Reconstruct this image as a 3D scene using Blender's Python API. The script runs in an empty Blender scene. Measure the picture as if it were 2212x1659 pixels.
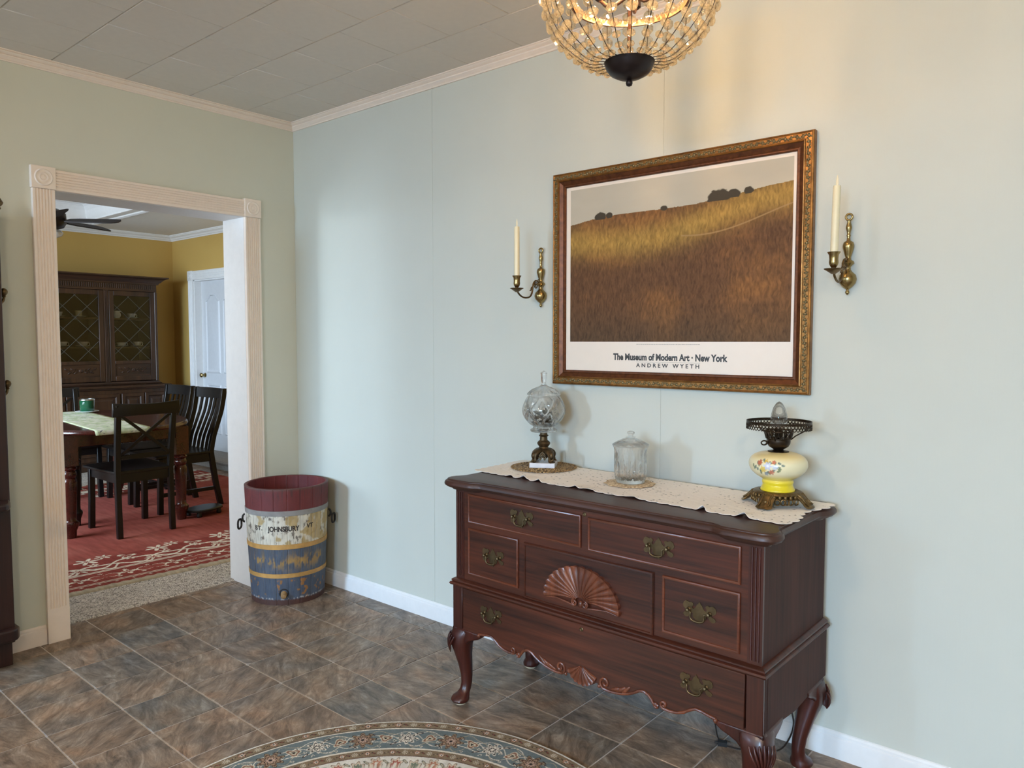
import bpy, bmesh, math, random
import numpy as np
from mathutils import Vector, Matrix
PI = math.pi
random.seed(7); rng = np.random.default_rng(7)
C = bpy.context.scene.collection
SC = bpy.context.scene

# ------------------------------------------------------------------ camera, world, lights, exposure
cam = bpy.data.cameras.new('camera'); cam.sensor_fit = 'HORIZONTAL'; cam.sensor_width = 36
cam.lens = 1613.18 / 2212 * 36; cam.clip_start = .05; cam.clip_end = 60
co = bpy.data.objects.new('camera', cam); C.objects.link(co)
_y, _p = math.radians(40.0484), math.radians(-3.31982)
_f = Vector((-math.sin(_y) * math.cos(_p), math.cos(_y) * math.cos(_p), math.sin(_p)))
co.location = (3.69166, -2.47822, 1.35)
co.rotation_euler = _f.to_track_quat('-Z', 'Y').to_euler()
SC.camera = co
SC.view_settings.view_transform = 'Standard'; SC.view_settings.look = 'None'
SC.view_settings.gamma = 1; SC.view_settings.use_curve_mapping = False
SC.view_settings.exposure = 0.0
SC.cycles.use_denoising = True
SC.cycles.caustics_refractive = False; SC.cycles.caustics_reflective = False
SC.cycles.max_bounces = 10; SC.cycles.transparent_max_bounces = 14; SC.cycles.transmission_bounces = 10; SC.cycles.diffuse_bounces = 4; SC.cycles.glossy_bounces = 4
SC.cycles.sample_clamp_indirect = 6.0
W = bpy.data.worlds.new('sky'); SC.world = W; W.use_nodes = True
W.node_tree.nodes['Background'].inputs[0].default_value = (.72, .86, 1, 1)
W.node_tree.nodes['Background'].inputs[1].default_value = 1.0

def area(name, loc, aim, sx, sy, power, col):
    l = bpy.data.lights.new(name, 'AREA'); l.shape = 'RECTANGLE'; l.size = sx; l.size_y = sy
    l.energy = power; l.color = col
    o = bpy.data.objects.new(name, l); C.objects.link(o); o.location = loc
    o.rotation_euler = Vector(aim).to_track_quat('-Z', 'Z').to_euler()
    return o
DAY = (.45, .68, 1.0)
area('daylight_window_1', (.40, -6.5, 2.45), (0, 1, -.26), .9, 1.7, 900, DAY)
area('daylight_window_2', (4.15, -6.5, 2.45), (0, 1, -.26), 1.9, 1.7, 1000, DAY)
area('daylight_window_3', (-2.4, -2.82, 1.45), (0, 1, -.1), 2.2, 1.4, 230, (.72, .84, 1.0))
BULB = 245.0
DOME = 165.0

# ------------------------------------------------------------------ helpers
def lin(r, g, b):
    f = lambda c: (c / 255 / 12.92) if c / 255 <= .04045 else ((c / 255 + .055) / 1.055) ** 2.4
    return (f(r), f(g), f(b))

class MB:
    def __init__(s): s.v = []; s.f = []; s.col = None
    def add(s, vs, fs):
        n = len(s.v); s.v += [tuple(p) for p in vs]; s.f += [tuple(i + n for i in f) for f in fs]; return s
    def box(s, x0, x1, y0, y1, z0, z1):
        return s.add([(x0,y0,z0),(x1,y0,z0),(x1,y1,z0),(x0,y1,z0),(x0,y0,z1),(x1,y0,z1),(x1,y1,z1),(x0,y1,z1)],
            [(0,3,2,1),(4,5,6,7),(0,1,5,4),(1,2,6,5),(2,3,7,6),(3,0,4,7)])
    def prism(s, poly, axis, a, b):
        # poly: 2-d points in the other two axes (in xyz order), extruded along axis from a to b
        def P(p, t):
            return (t, p[0], p[1]) if axis == 'x' else (p[0], t, p[1]) if axis == 'y' else (p[0], p[1], t)
        n = len(poly); vs = [P(p, a) for p in poly] + [P(p, b) for p in poly]
        return s.add(vs, [tuple(range(n))[::-1], tuple(range(n, 2 * n))] + [(i, (i + 1) % n, n + (i + 1) % n, n + i) for i in range(n)])
    def loft(s, secs, cap=True, closed=False):
        n = len(secs[0]); m = len(secs); vs = [p for q in secs for p in q]; fs = []
        for k in range(m if closed else m - 1):
            a, b = k * n, ((k + 1) % m) * n
            fs += [(a + i, a + (i + 1) % n, b + (i + 1) % n, b + i) for i in range(n)]
        if cap and not closed: fs += [tuple(range(n))[::-1], tuple(range((m - 1) * n, m * n))]
        return s.add(vs, fs)
    def lathe(s, prof, n=24, c=(0, 0, 0), axis='z', cap=True, scale=(1, 1)):
        secs = []
        for r, z in prof:
            q = []
            for i in range(n):
                t = 2 * PI * i / n; a, b = r * math.cos(t) * scale[0], r * math.sin(t) * scale[1]
                q.append((c[0]+a, c[1]+b, c[2]+z) if axis == 'z' else (c[0]+z, c[1]+a, c[2]+b) if axis == 'x' else (c[0]+a, c[1]+z, c[2]+b))
            secs.append(q)
        return s.loft(secs, cap)
    def tube(s, path, r, n=8, closed=False, flat=1.0):
        path = [Vector(p) for p in path]; m = len(path); secs = []; up = None
        for i, p in enumerate(path):
            if closed: t = path[(i + 1) % m] - path[i - 1]
            else: t = path[min(i + 1, m - 1)] - path[max(i - 1, 0)]
            t.normalize()
            if up is None:
                up = Vector((0, 0, 1)) if abs(t.z) < .9 else Vector((0, 1, 0))
            u = (up - t * up.dot(t))
            if u.length < 1e-6: u = t.orthogonal()
            u.normalize(); w = t.cross(u); up = u
            rr = r[i] if isinstance(r, (list, tuple)) else r
            secs.append([p + (u * math.cos(2*PI*k/n) * flat + w * math.sin(2*PI*k/n)) * rr for k in range(n)])
        return s.loft(secs, True, closed)
    def ball(s, c, r, n=12, m=8, sc=(1, 1, 1)):
        secs = []
        for j in range(1, m):
            a = PI * j / m
            secs.append([(c[0] + sc[0]*r*math.sin(a)*math.cos(2*PI*i/n), c[1] + sc[1]*r*math.sin(a)*math.sin(2*PI*i/n), c[2] - sc[2]*r*math.cos(a)) for i in range(n)])
        k = len(s.v); s.loft(secs, False)
        b = len(s.v); s.v += [(c[0], c[1], c[2] - sc[2]*r), (c[0], c[1], c[2] + sc[2]*r)]
        e = k + (m - 2) * n
        s.f += [(k + (i+1) % n, k + i, b) for i in range(n)] + [(e + i, e + (i+1) % n, b + 1) for i in range(n)]
        return s
    def xf(s, M):
        s.v = [tuple(M @ Vector(p)) for p in s.v]; return s
    def grid(s, X, Y, Z, wrap=False):
        X, Y, Z = np.broadcast_arrays(X, Y, Z); a, b = X.shape; k = len(s.v)
        s.v += list(map(tuple, np.stack([X, Y, Z], -1).reshape(-1, 3).tolist()))
        for i in range(a - 1):
            for j in range(b if wrap else b - 1):
                j2 = (j + 1) % b
                s.f.append((k+i*b+j, k+i*b+j2, k+(i+1)*b+j2, k+(i+1)*b+j))
        return s
    def mesh(s, name, m, ang=32, fix=True):
        me = bpy.data.meshes.new(name); me.from_pydata(s.v, [], s.f)
        if s.col is not None: paint(me, s.col)
        finish(me, m, ang, fix); return me
    def build(s, name, m, parent=None, ang=32, bevel=0, seg=2, fix=True, loc=None):
        me = s.mesh(name, m, ang, fix); o = link(name, me, parent)
        if loc: o.location = loc
        if bevel:
            b = o.modifiers.new('bevel', 'BEVEL'); b.width = bevel; b.segments = seg; b.limit_method = 'ANGLE'; b.angle_limit = math.radians(30)
            b.harden_normals = False
        return o

def paint(me, cols):
    a = me.color_attributes.new('Col', 'FLOAT_COLOR', 'POINT')
    c = np.ones((len(me.vertices), 4), np.float32); c[:, :3] = np.asarray(cols).reshape(-1, 3)
    a.data.foreach_set('color', c.ravel())
def finish(me, m, ang=32, fix=True):
    bm = bmesh.new(); bm.from_mesh(me)
    if fix: bmesh.ops.recalc_face_normals(bm, faces=bm.faces[:])
    if ang:
        L = math.radians(ang)
        for f in bm.faces: f.smooth = True
        for e in bm.edges: e.smooth = e.calc_face_angle(0) < L
    bm.to_mesh(me); bm.free()
    if m: me.materials.append(m)
def bigmesh(name, X, Y, Z, cols, m, parent=None):
    a, b = X.shape
    V = np.stack([X, Y, Z], -1).reshape(-1, 3).astype(np.float32)
    idx = np.arange(a * b).reshape(a, b)
    Q = np.stack([idx[:-1, :-1], idx[:-1, 1:], idx[1:, 1:], idx[1:, :-1]], -1).reshape(-1, 4)
    me = bpy.data.meshes.new(name)
    me.vertices.add(len(V)); me.vertices.foreach_set('co', V.ravel())
    me.loops.add(Q.size); me.loops.foreach_set('vertex_index', Q.ravel().astype(np.int32))
    me.polygons.add(len(Q)); me.polygons.foreach_set('loop_start', np.arange(0, Q.size, 4, dtype=np.int32))
    me.polygons.foreach_set('loop_total', np.full(len(Q), 4, np.int32))
    me.polygons.foreach_set('use_smooth', np.ones(len(Q), bool))
    me.update(calc_edges=True); paint(me, cols); me.materials.append(m)
    return link(name, me, parent)
def link(name, data, parent=None):
    o = bpy.data.objects.new(name, data); C.objects.link(o)
    if parent is not None: o.parent = parent
    return o
def empty(name, loc=(0, 0, 0), rz=0, parent=None):
    o = link(name, None, parent); o.location = loc; o.rotation_euler = (0, 0, rz); o.empty_display_size = .1; return o
def tag(o, label, cat, group=None):
    o['label'] = label; o['category'] = cat
    if group: o['group'] = group
    return o
def thing(name, label, cat, loc=(0, 0, 0), rz=0, group=None): return tag(empty(name, loc, rz), label, cat, group)
def struct(o, label=None):
    o['kind'] = 'structure'
    if label: o['label'] = label
    return o
def stuff(o): o['kind'] = 'stuff'; return o
def dup(root, loc=None, rz=None, label=None):
    def cp(o, par):
        c = o.copy(); C.objects.link(c)
        if par is not None: c.parent = par
        for ch in list(o.children): cp(ch, c)
        return c
    r = cp(root, None)
    if loc is not None: r.location = loc
    if rz is not None: r.rotation_euler = (0, 0, rz)
    if label: r['label'] = label
    return r
def inst(o, parent, loc=None, rot=None):
    c = o.copy(); C.objects.link(c); c.parent = parent
    if loc is not None: c.location = loc
    if rot is not None: c.rotation_euler = rot
    return c
def text(s, size, m, name, parent, extrude=.0004, bold=0, sx=1, align='CENTER', spacing=1.0):
    cu = bpy.data.curves.new(name, 'FONT'); cu.body = s; cu.size = size; cu.align_x = align; cu.extrude = extrude; cu.offset = bold
    cu.space_character = spacing; cu.resolution_u = 4
    t = bpy.data.objects.new('tmp_text', cu); C.objects.link(t)
    dg = bpy.context.evaluated_depsgraph_get(); dg.update()
    me = bpy.data.meshes.new_from_object(t.evaluated_get(dg)); bpy.data.objects.remove(t); bpy.data.curves.remove(cu)
    for v in me.vertices: v.co.x *= sx
    me.materials.clear(); me.materials.append(m); me.name = name
    return link(name, me, parent)
def vnoise(x, y, seed=0):
    x = np.asarray(x, float); y = np.asarray(y, float); xi = np.floor(x).astype(np.int64); yi = np.floor(y).astype(np.int64)
    fx, fy = x - xi, y - yi; fx = fx*fx*(3-2*fx); fy = fy*fy*(3-2*fy)
    def h(a, b):
        n = (a * 374761393 + b * 668265263 + seed * 974711) & 0xffffffff
        n = ((n ^ (n >> 13)) * 1274126177) & 0xffffffff
        return ((n ^ (n >> 16)) & 0xffff) / 65535.0
    return (h(xi,yi)*(1-fx)+h(xi+1,yi)*fx)*(1-fy)+(h(xi,yi+1)*(1-fx)+h(xi+1,yi+1)*fx)*fy
def fbm(x, y, o=4, seed=0):
    r = 0; a = .5; t = 0
    for i in range(o):
        r = r + a * vnoise(x * 2**i, y * 2**i, seed + i * 17); t += a; a *= .55
    return r / t
def mixc(base, c, m): return base * (1 - m[..., None]) + np.array(c) * m[..., None]
def sm(a, b, x): t = np.clip((x - a) / (b - a), 0, 1); return t*t*(3-2*t)

# ------------------------------------------------------------------ materials
class NT:
    def __init__(s, name):
        s.m = bpy.data.materials.new(name); s.m.use_nodes = True; s.t = s.m.node_tree; s.n = s.t.nodes
        s.b = s.n['Principled BSDF']; s.out = s.n['Material Output']
    def N(s, k, **kw):
        n = s.n.new(k)
        for a, v in kw.items():
            if a.startswith('i_'):
                key = a[2:]; key = int(key) if key.isdigit() else key.replace('_', ' '); n.inputs[key].default_value = v
            else: setattr(n, a, v)
        return n
    def L(s, a, b): s.t.links.new(a, b)
    def coords(s, scale=(1, 1, 1), kind='Object', rot=(0, 0, 0), off=None):
        tc = s.N('ShaderNodeTexCoord'); mp = s.N('ShaderNodeMapping'); mp.inputs['Scale'].default_value = scale; mp.inputs['Rotation'].default_value = rot
        s.L(tc.outputs[kind], mp.inputs[0])
        if off: s.L(off, mp.inputs['Location'])
        return mp.outputs[0]
    def noise(s, vec, scale=5, detail=4, rough=.55, dist=0):
        n = s.N('ShaderNodeTexNoise'); n.inputs['Scale'].default_value = scale; n.inputs['Detail'].default_value = detail
        n.inputs['Roughness'].default_value = rough; n.inputs['Distortion'].default_value = dist; s.L(vec, n.inputs['Vector']); return n.outputs[0]
    def ramp(s, fac, stops):
        r = s.N('ShaderNodeValToRGB'); e = r.color_ramp.elements
        while len(e) < len(stops): e.new(.5)
        for k, (p, c) in enumerate(stops): e[k].position = p; e[k].color = (*c, 1)
        s.L(fac, r.inputs[0]); return r.outputs[0]
    def mix(s, fac, a, b, mode='MIX'):
        n = s.N('ShaderNodeMix', data_type='RGBA', blend_type=mode)
        for k, v in ((0, fac), (6, a), (7, b)):
            if hasattr(v, 'is_linked') or isinstance(v, bpy.types.NodeSocket): s.L(v, n.inputs[k])
            else: n.inputs[k].default_value = (*v, 1) if isinstance(v, tuple) and len(v) == 3 else v
        return n.outputs[2]
    def bump(s, h, strength=.3, dist=.002):
        b = s.N('ShaderNodeBump'); b.inputs['Strength'].default_value = strength; b.inputs['Distance'].default_value = dist
        s.L(h, b.inputs['Height']); s.L(b.outputs[0], s.b.inputs['Normal'])
    def set(s, color=None, rough=None, metal=None, spec=None, coat=None, trans=None, ior=None, alpha=None, sheen=None):
        for k, v in (('Base Color', color), ('Roughness', rough), ('Metallic', metal), ('Specular IOR Level', spec), ('Coat Weight', coat), ('Transmission Weight', trans), ('IOR', ior), ('Alpha', alpha), ('Sheen Weight', sheen)):
            if v is None: continue
            if isinstance(v, bpy.types.NodeSocket): s.L(v, s.b.inputs[k])
            else: s.b.inputs[k].default_value = (*v, 1) if isinstance(v, tuple) else v
        return s
def simple(name, rgb, rough=.5, metal=0, spec=.5, coat=0, var=.08, scale=30, bump=0, bscale=80):
    n = NT(name); v = n.coords(); c = lin(*rgb)
    f = n.noise(v, scale, 3)
    col = n.ramp(f, [(.3, tuple(x * (1 - var) for x in c)), (.7, tuple(min(1, x * (1 + var)) for x in c))])
    n.set(color=col, rough=rough, metal=metal, spec=spec, coat=coat)
    if bump: n.bump(n.noise(v, bscale, 3), bump, .002)
    return n.m
def wood(name, dark, light, axis='x', rough=.35, coat=.3, fine=1.0, bump=.08, band=9):
    n = NT(name); st = {'x': (.9, 1, 1), 'y': (1, .9, 1), 'z': (1, 1, .9)}[axis]
    big = {'x': (1.2, band, band), 'y': (band, 1.2, band), 'z': (band, band, 1.2)}[axis]
    fin = {'x': (4, 130, 130), 'y': (130, 4, 130), 'z': (130, 130, 4)}[axis]
    a = n.noise(n.coords(big), 1.6, 3, .5, .6); b = n.noise(n.coords(fin), fine, 3, .6)
    mx = n.mix(.45, a, b)
    col = n.ramp(mx, [(.33, lin(*dark)), (.68, lin(*light))])
    n.set(color=col, rough=rough, coat=coat); n.b.inputs['Coat Roughness'].default_value = .18
    if bump: n.bump(b, bump, .001)
    return n.m
def vcol(name, rough=.8, bump=0, bscale=400, sheen=0, coat=0, spec=.5):
    n = NT(name); n.set(spec=spec); a = n.N('ShaderNodeAttribute'); a.attribute_name = 'Col'
    n.set(color=a.outputs['Color'], rough=rough, coat=coat)
    if bump: n.bump(n.noise(n.coords(), bscale, 2), bump, .003)
    return n.m
def glass(name, rgb=(1, 1, 1), rough=0.0, ior=1.48, k=.78):
    n = NT(name); n.n.remove(n.b); g = n.N('ShaderNodeBsdfGlass'); g.inputs['Color'].default_value = (*rgb, 1)
    g.inputs['Roughness'].default_value = rough; g.inputs['IOR'].default_value = ior
    t = n.N('ShaderNodeBsdfTransparent'); t.inputs[0].default_value = (1, 1, 1, 1)
    mx = n.N('ShaderNodeMixShader'); mx.inputs[0].default_value = k
    n.L(t.outputs[0], mx.inputs[1]); n.L(g.outputs[0], mx.inputs[2]); n.L(mx.outputs[0], n.out.inputs[0])
    return n.m
def thinpane(name, tint=(.95, .97, .96), k=1.0):
    n = NT(name); n.n.remove(n.b); t = n.N('ShaderNodeBsdfTransparent'); t.inputs[0].default_value = (*tint, 1)
    g = n.N('ShaderNodeBsdfGlossy'); g.inputs['Roughness'].default_value = .02
    f = n.N('ShaderNodeFresnel'); f.inputs[0].default_value = 1.45
    mx = n.N('ShaderNodeMixShader'); n.L(f.outputs[0], mx.inputs[0]); n.L(t.outputs[0], mx.inputs[1]); n.L(g.outputs[0], mx.inputs[2]); n.L(mx.outputs[0], n.out.inputs[0])
    return n.m
def emit(name, rgb, strength):
    n = NT(name); n.n.remove(n.b); e = n.N('ShaderNodeEmission'); e.inputs[0].default_value = (*rgb, 1); e.inputs[1].default_value = strength
    n.L(e.outputs[0], n.out.inputs[0]); return n.m

def wallpaint(name, rgb, grain=.25, scale=(160, 160, 2.5)):
    n = NT(name); c = lin(*rgb); f = n.noise(n.coords(), 3, 3)
    col = n.ramp(f, [(.3, tuple(x * .97 for x in c)), (.7, c)])
    n.set(color=col, rough=.55, spec=.35); n.bump(n.noise(n.coords(scale), 1, 3), grain, .0015); return n.m
M = {}
M['wall'] = wallpaint('sage_wall_paint', (206, 208, 197))
M['wall2'] = wallpaint('sage_wall_paint_smooth', (214, 215, 200), .12, (90, 90, 60))
M['gold_wall'] = wallpaint('ochre_wall_paint', (200, 164, 92), .12, (60, 60, 60))
M['trim'] = simple('warm_lit_trim_paint', (242, 228, 214), .4, var=.02, bump=.03)  # chandelier's warm light tinted into the trim white
M['trim_cool'] = simple('cool_lit_trim_paint', (233, 232, 230), .4, var=.02, bump=.03)  # same trim white without the painted warm light
M['doorpaint'] = simple('satin_door_paint', (214, 215, 217), .45, var=.02)
M['ceil'] = simple('white_ceiling_tile', (222, 214, 204), .55, var=.02, bump=.05)
M['ceil2'] = simple('white_plaster', (224, 220, 212), .6, var=.02)
M['grout'] = simple('grout', (204, 192, 182), .7, var=.1)
def slate():
    n = NT('slate_look_tile'); oi = n.N('ShaderNodeObjectInfo'); r = oi.outputs['Random']
    cb = n.N('ShaderNodeCombineXYZ'); m1 = n.N('ShaderNodeMath', operation='MULTIPLY'); m1.inputs[1].default_value = 91.7; n.L(r, m1.inputs[0])
    m2 = n.N('ShaderNodeMath', operation='MULTIPLY'); m2.inputs[1].default_value = 37.3; n.L(r, m2.inputs[0])
    n.L(m1.outputs[0], cb.inputs[0]); n.L(m2.outputs[0], cb.inputs[1])
    rot = n.N('ShaderNodeVectorRotate', rotation_type='Z_AXIS'); tc = n.N('ShaderNodeTexCoord'); n.L(tc.outputs['Object'], rot.inputs['Vector'])
    m3 = n.N('ShaderNodeMath', operation='MULTIPLY_ADD'); m3.inputs[1].default_value = 1.5; m3.inputs[2].default_value = -.35; n.L(r, m3.inputs[0]); n.L(m3.outputs[0], rot.inputs['Angle'])
    mp = n.N('ShaderNodeMapping'); mp.inputs['Scale'].default_value = (9, 25, 9); n.L(rot.outputs[0], mp.inputs[0]); n.L(cb.outputs[0], mp.inputs['Location'])
    a = n.noise(mp.outputs[0], 1.0, 10, .76, .6)
    mp2 = n.N('ShaderNodeMapping'); mp2.inputs['Scale'].default_value = (3, 4, 3); n.L(tc.outputs['Object'], mp2.inputs[0]); n.L(cb.outputs[0], mp2.inputs['Location'])
    b = n.noise(mp2.outputs[0], 1.6, 3, .5, .4)
    c1 = n.ramp(a, [(.30, lin(82, 70, 61)), (.44, lin(133, 117, 104)), (.55, lin(163, 146, 131)), (.70, lin(210, 197, 184))])
    c2 = n.ramp(b, [(.35, lin(200, 204, 206)), (.55, lin(236, 230, 220)), (.75, lin(255, 230, 206))])
    col = n.mix(1.0, c1, c2, 'MULTIPLY')
    m4 = n.N('ShaderNodeMath', operation='MULTIPLY'); m4.inputs[1].default_value = 7.31; n.L(r, m4.inputs[0])
    fr = n.N('ShaderNodeMath', operation='FRACT'); n.L(m4.outputs[0], fr.inputs[0])
    tint = n.ramp(fr.outputs[0], [(0, lin(226, 232, 236)), (.3, lin(250, 246, 242)), (.7, lin(255, 244, 234)), (1, lin(232, 226, 222))])
    n.set(color=n.mix(1.0, col, tint, 'MULTIPLY'), rough=n.ramp(a, [(.3, (.46,)*3), (.7, (.3,)*3)]), spec=.45)
    n.bump(a, .25, .002); return n.m
M['tile'] = slate()
M['mahog'] = wood('mahogany_x', (36, 15, 10), (88, 42, 26), 'x', .36, .14, band=16)
M['mahog_z'] = wood('mahogany_z', (36, 14, 11), (76, 34, 24), 'z', .34, .2)
M['mahog_side'] = wood('mahogany_side', (50, 27, 22), (80, 46, 38), 'z', .6, .0); M['mahog_side'].node_tree.nodes['Principled BSDF'].inputs['Specular IOR Level'].default_value = .25
M['mahog_top'] = wood('mahogany_top', (42, 22, 16), (76, 42, 30), 'x', .45, .08)
M['mahog_edge'] = wood('mahogany_bead', (72, 34, 21), (116, 60, 38), 'x', .3, .4)
M['mahog_leg'] = wood('mahogany_leg', (42, 15, 11), (78, 31, 22), 'z', .34, .15)
M['carve'] = wood('carved_mahogany', (64, 28, 18), (128, 70, 45), 'z', .36, .25, band=20)
M['oak'] = wood('dark_oak', (32, 18, 10), (74, 46, 27), 'z', .45, .08)
M['oak_x'] = wood('dark_oak_x', (32, 18, 10), (74, 46, 27), 'y', .45, .08)
M['cherry'] = wood('cherry_table', (52, 20, 15), (86, 38, 29), 'x', .22, .6)
M['black'] = wood('black_stained_wood', (9, 8, 9), (17, 15, 15), 'z', .4, .05)
M['hall'] = wood('dark_hall_wood', (34, 16, 13), (58, 30, 24), 'z', .4, .2)
M['brass'] = simple('polished_brass', (158, 136, 90), .27, 1, var=.12, scale=25)
M['antique'] = simple('antique_brass', (112, 92, 64), .36, 1, var=.3, scale=60)
M['pull'] = simple('aged_brass_pull', (108, 92, 68), .45, 1, var=.15, scale=60)
M['bronze'] = simple('dark_bronze', (116, 94, 60), .4, .85, var=.35, scale=90, bump=.25, bscale=160)
M['bronze_dark'] = simple('blackened_bronze', (58, 46, 34), .38, .8, var=.3, scale=80)
M['iron'] = simple('dark_iron', (52, 48, 46), .5, .7, var=.2)
M['darkmetal'] = simple('dark_brown_metal', (40, 30, 30), .38, .5, var=.05)
M['copper'] = simple('copper_ring', (168, 124, 96), .4, 1, var=.05)
M['wax'] = simple('ivory_wax', (238, 226, 190), .4, var=.03)
M['marble'] = simple('white_marble', (226, 226, 230), .25, var=.06, scale=35)
M['crystal'] = glass('cut_crystal', (1, 1, 1), 0.0, 1.5)
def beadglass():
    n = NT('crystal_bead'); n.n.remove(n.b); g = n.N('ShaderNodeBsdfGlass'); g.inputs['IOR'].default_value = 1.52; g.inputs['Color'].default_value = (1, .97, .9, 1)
    t = n.N('ShaderNodeBsdfTransparent'); tr = n.N('ShaderNodeBsdfTranslucent'); tr.inputs[0].default_value = (1, .88, .62, 1)  # gold translucent share puts the bulbs' glow into the clear beads
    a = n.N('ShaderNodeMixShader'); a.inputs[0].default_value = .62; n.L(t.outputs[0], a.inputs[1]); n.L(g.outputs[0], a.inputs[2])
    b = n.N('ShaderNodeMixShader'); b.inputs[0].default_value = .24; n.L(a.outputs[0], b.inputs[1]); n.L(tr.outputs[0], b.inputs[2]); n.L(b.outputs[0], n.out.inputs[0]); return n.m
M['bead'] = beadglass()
M['bulbglass'] = glass('clear_bulb_glass', (1, 1, 1), 0, 1.35, .7)
M['pane'] = thinpane('window_pane')
M['cabglass'] = thinpane('cabinet_glass', (.95, .96, .95))
M['lead'] = simple('glass_lattice', (120, 118, 112), .3, .6)
M['china'] = simple('white_china', (226, 228, 232), .2, var=.06, scale=120)
M['green'] = simple('green_candle_glass', (18, 80, 54), .12, coat=.6, var=.1)
M['white_ash'] = simple('soft_foliage_white', (214, 214, 210), .7)
M['leafdark'] = simple('dark_green_foil', (24, 40, 36), .35, var=.4)
M['cord'] = simple('brown_cord', (44, 34, 28), .5)
M['paper'] = simple('poster_paper', (238, 224, 208), .35, spec=.6, var=.01)
M['ink'] = simple('dark_grey_ink', (58, 54, 50), .4)
M['gilt'] = simple('gilt_frame', (142, 98, 50), .36, .75, var=.35, scale=45, bump=.12)
M['gilt_dark'] = simple('bronzed_frame', (98, 56, 30), .4, .5, var=.35, scale=60, bump=.1)
M['gilt_carve'] = simple('antiqued_ornament', (128, 112, 78), .42, .6, var=.4, scale=140, bump=.3)
M['yellowglass'] = None
M['bulb'] = emit('lit_bulb', (1.0, .62, .30), BULB)
M['dome'] = emit('added_dome_glow', (1.0, .79, .58), DOME)  # glow of the domes added out of view
M['rubber'] = simple('rubber', (30, 28, 28), .7)
M['stencil'] = simple('black_stencil_paint', (46, 38, 34), .7)
M['paint'] = vcol('flat_print', .6, spec=.2)
M['rug'] = vcol('wool_pile', .95, .5, 500, spec=.1)
M['barrelpaint'] = vcol('worn_paint', .6, .3, 120)
M['pads'] = simple('felt_pad', (190, 178, 150), .8)

# ------------------------------------------------------------------ the setting
RX, RY, CZ = 5.2, -5.2, 2.562          # room runs x 0..RX, y 0..RY
JX = -.19                              # back of the doorway wall
DY0, DY1, DZ = -1.229, -.312, 2.012    # doorway opening
DW, SW, DS = -5.0, 1.7, -2.7           # dining room: far wall x, right wall y, left wall y

fl = struct(empty('floor'))
MB().box(-.166, RX, RY, 0, -.06, -.0025).build('grout', M['grout'], fl)
def clip(poly, xa, xb, ya, yb):
    for ax, lim, s in ((0, xa, 1), (0, xb, -1), (1, ya, 1), (1, yb, -1)):
        out = []
        for i, p in enumerate(poly):
            q = poly[(i + 1) % len(poly)]; dp, dq = s * (p[ax] - lim), s * (q[ax] - lim)
            if dp >= 0: out.append(p)
            if dp * dq < 0: t = dp / (dp - dq); out.append((p[0] + t*(q[0]-p[0]), p[1] + t*(q[1]-p[1])))
        poly = out
        if len(poly) < 3: return None
    return poly
TS = .2518; ta = math.radians(-.75); ct, stt = math.cos(ta), math.sin(ta)
tx0, ty0 = .645, -.1095
def tilepoly(i, j, g=.0028):
    pts = []
    for u, v in ((i*TS+g, j*TS*.988+g), ((i+1)*TS-g, j*TS*.988+g), ((i+1)*TS-g, (j+1)*TS*.988-g), (i*TS+g, (j+1)*TS*.988-g)):
        pts.append((tx0 + u*ct - v*stt, ty0 + u*stt + v*ct))
    return pts
far = MB(); shared = None; ntile = 0
for i in range(-5, 20):
    for j in range(-23, 2):
        p = tilepoly(i, j); full = len(p)
        q = clip(p, -.165 if max(a[1] for a in p) > DY0 and min(a[1] for a in p) < DY1 else .002, RX - .002, RY + .002, -.002)
        if not q or len(q) < 3: continue
        cx = sum(a[0] for a in q) / len(q); cy = sum(a[1] for a in q) / len(q)
        if cx < 3.5 and cy > -2.05 or (cx < 1.6 and cy > -2.4):
            whole = len(q) == 4 and max(abs(a[0]-b[0]) + abs(a[1]-b[1]) for a, b in zip(p, q)) < 1e-6
            if whole and shared: o = link('tile', shared, fl)
            else:
                o = MB().prism([(a[0]-cx, a[1]-cy) for a in q], 'z', -.006, 0).build('tile', M['tile'], fl)
                if whole: shared = o.data
            o.location = (cx, cy, 0); ntile += 1
            b = o.modifiers.new('bevel', 'BEVEL'); b.width = .0012; b.segments = 1; b.limit_method = 'ANGLE'
        else: far.prism(q, 'z', -.006, 0)
stuff(far.build('tile_field', M['tile'], fl))

cl = struct(empty('ceiling'))
MB().box(-.1, RX + .15, RY - .15, .15, CZ + .004, CZ + .1).build('backing', M['ceil'], cl)
TC = .308; far = MB(); shared = None
for r in range(0, 17):
    y1 = -.004 - (r) * .3085 + .01; y0 = y1 - .3085
    for k in range(-1, 18):
        x0 = .155 + k * TC - (TC / 2 if r % 2 else 0) + 0 - .0; x1 = x0 + TC
        a, b = max(x0, .005), min(x1, RX - .005)
        if b - a < .02: continue
        g = .0003; m = MB().box((a-b)/2 + g, (b-a)/2 - g, -.15425 + .0003, .15425 - .0003, 0, .01)
        if (a + b) / 2 < 3.0 and y0 > -2.1:
            if abs(b - a - TC) < 1e-6 and shared: o = link('ceiling_tile', shared, cl)
            else:
                o = m.build('ceiling_tile', M['ceil'], cl)
                if abs(b - a - TC) < 1e-6: shared = o.data
            o.location = ((a+b)/2, (y0+y1)/2, CZ + random.uniform(-.0006, .0006))
            bv = o.modifiers.new('bevel', 'BEVEL'); bv.width = .0032; bv.segments = 1; bv.limit_method = 'ANGLE'
        else: far.box(a+g, b-g, max(y0, RY)+g, y1-g, CZ, CZ + .01)
stuff(far.build('ceiling_tile_field', M['ceil'], cl))

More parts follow.
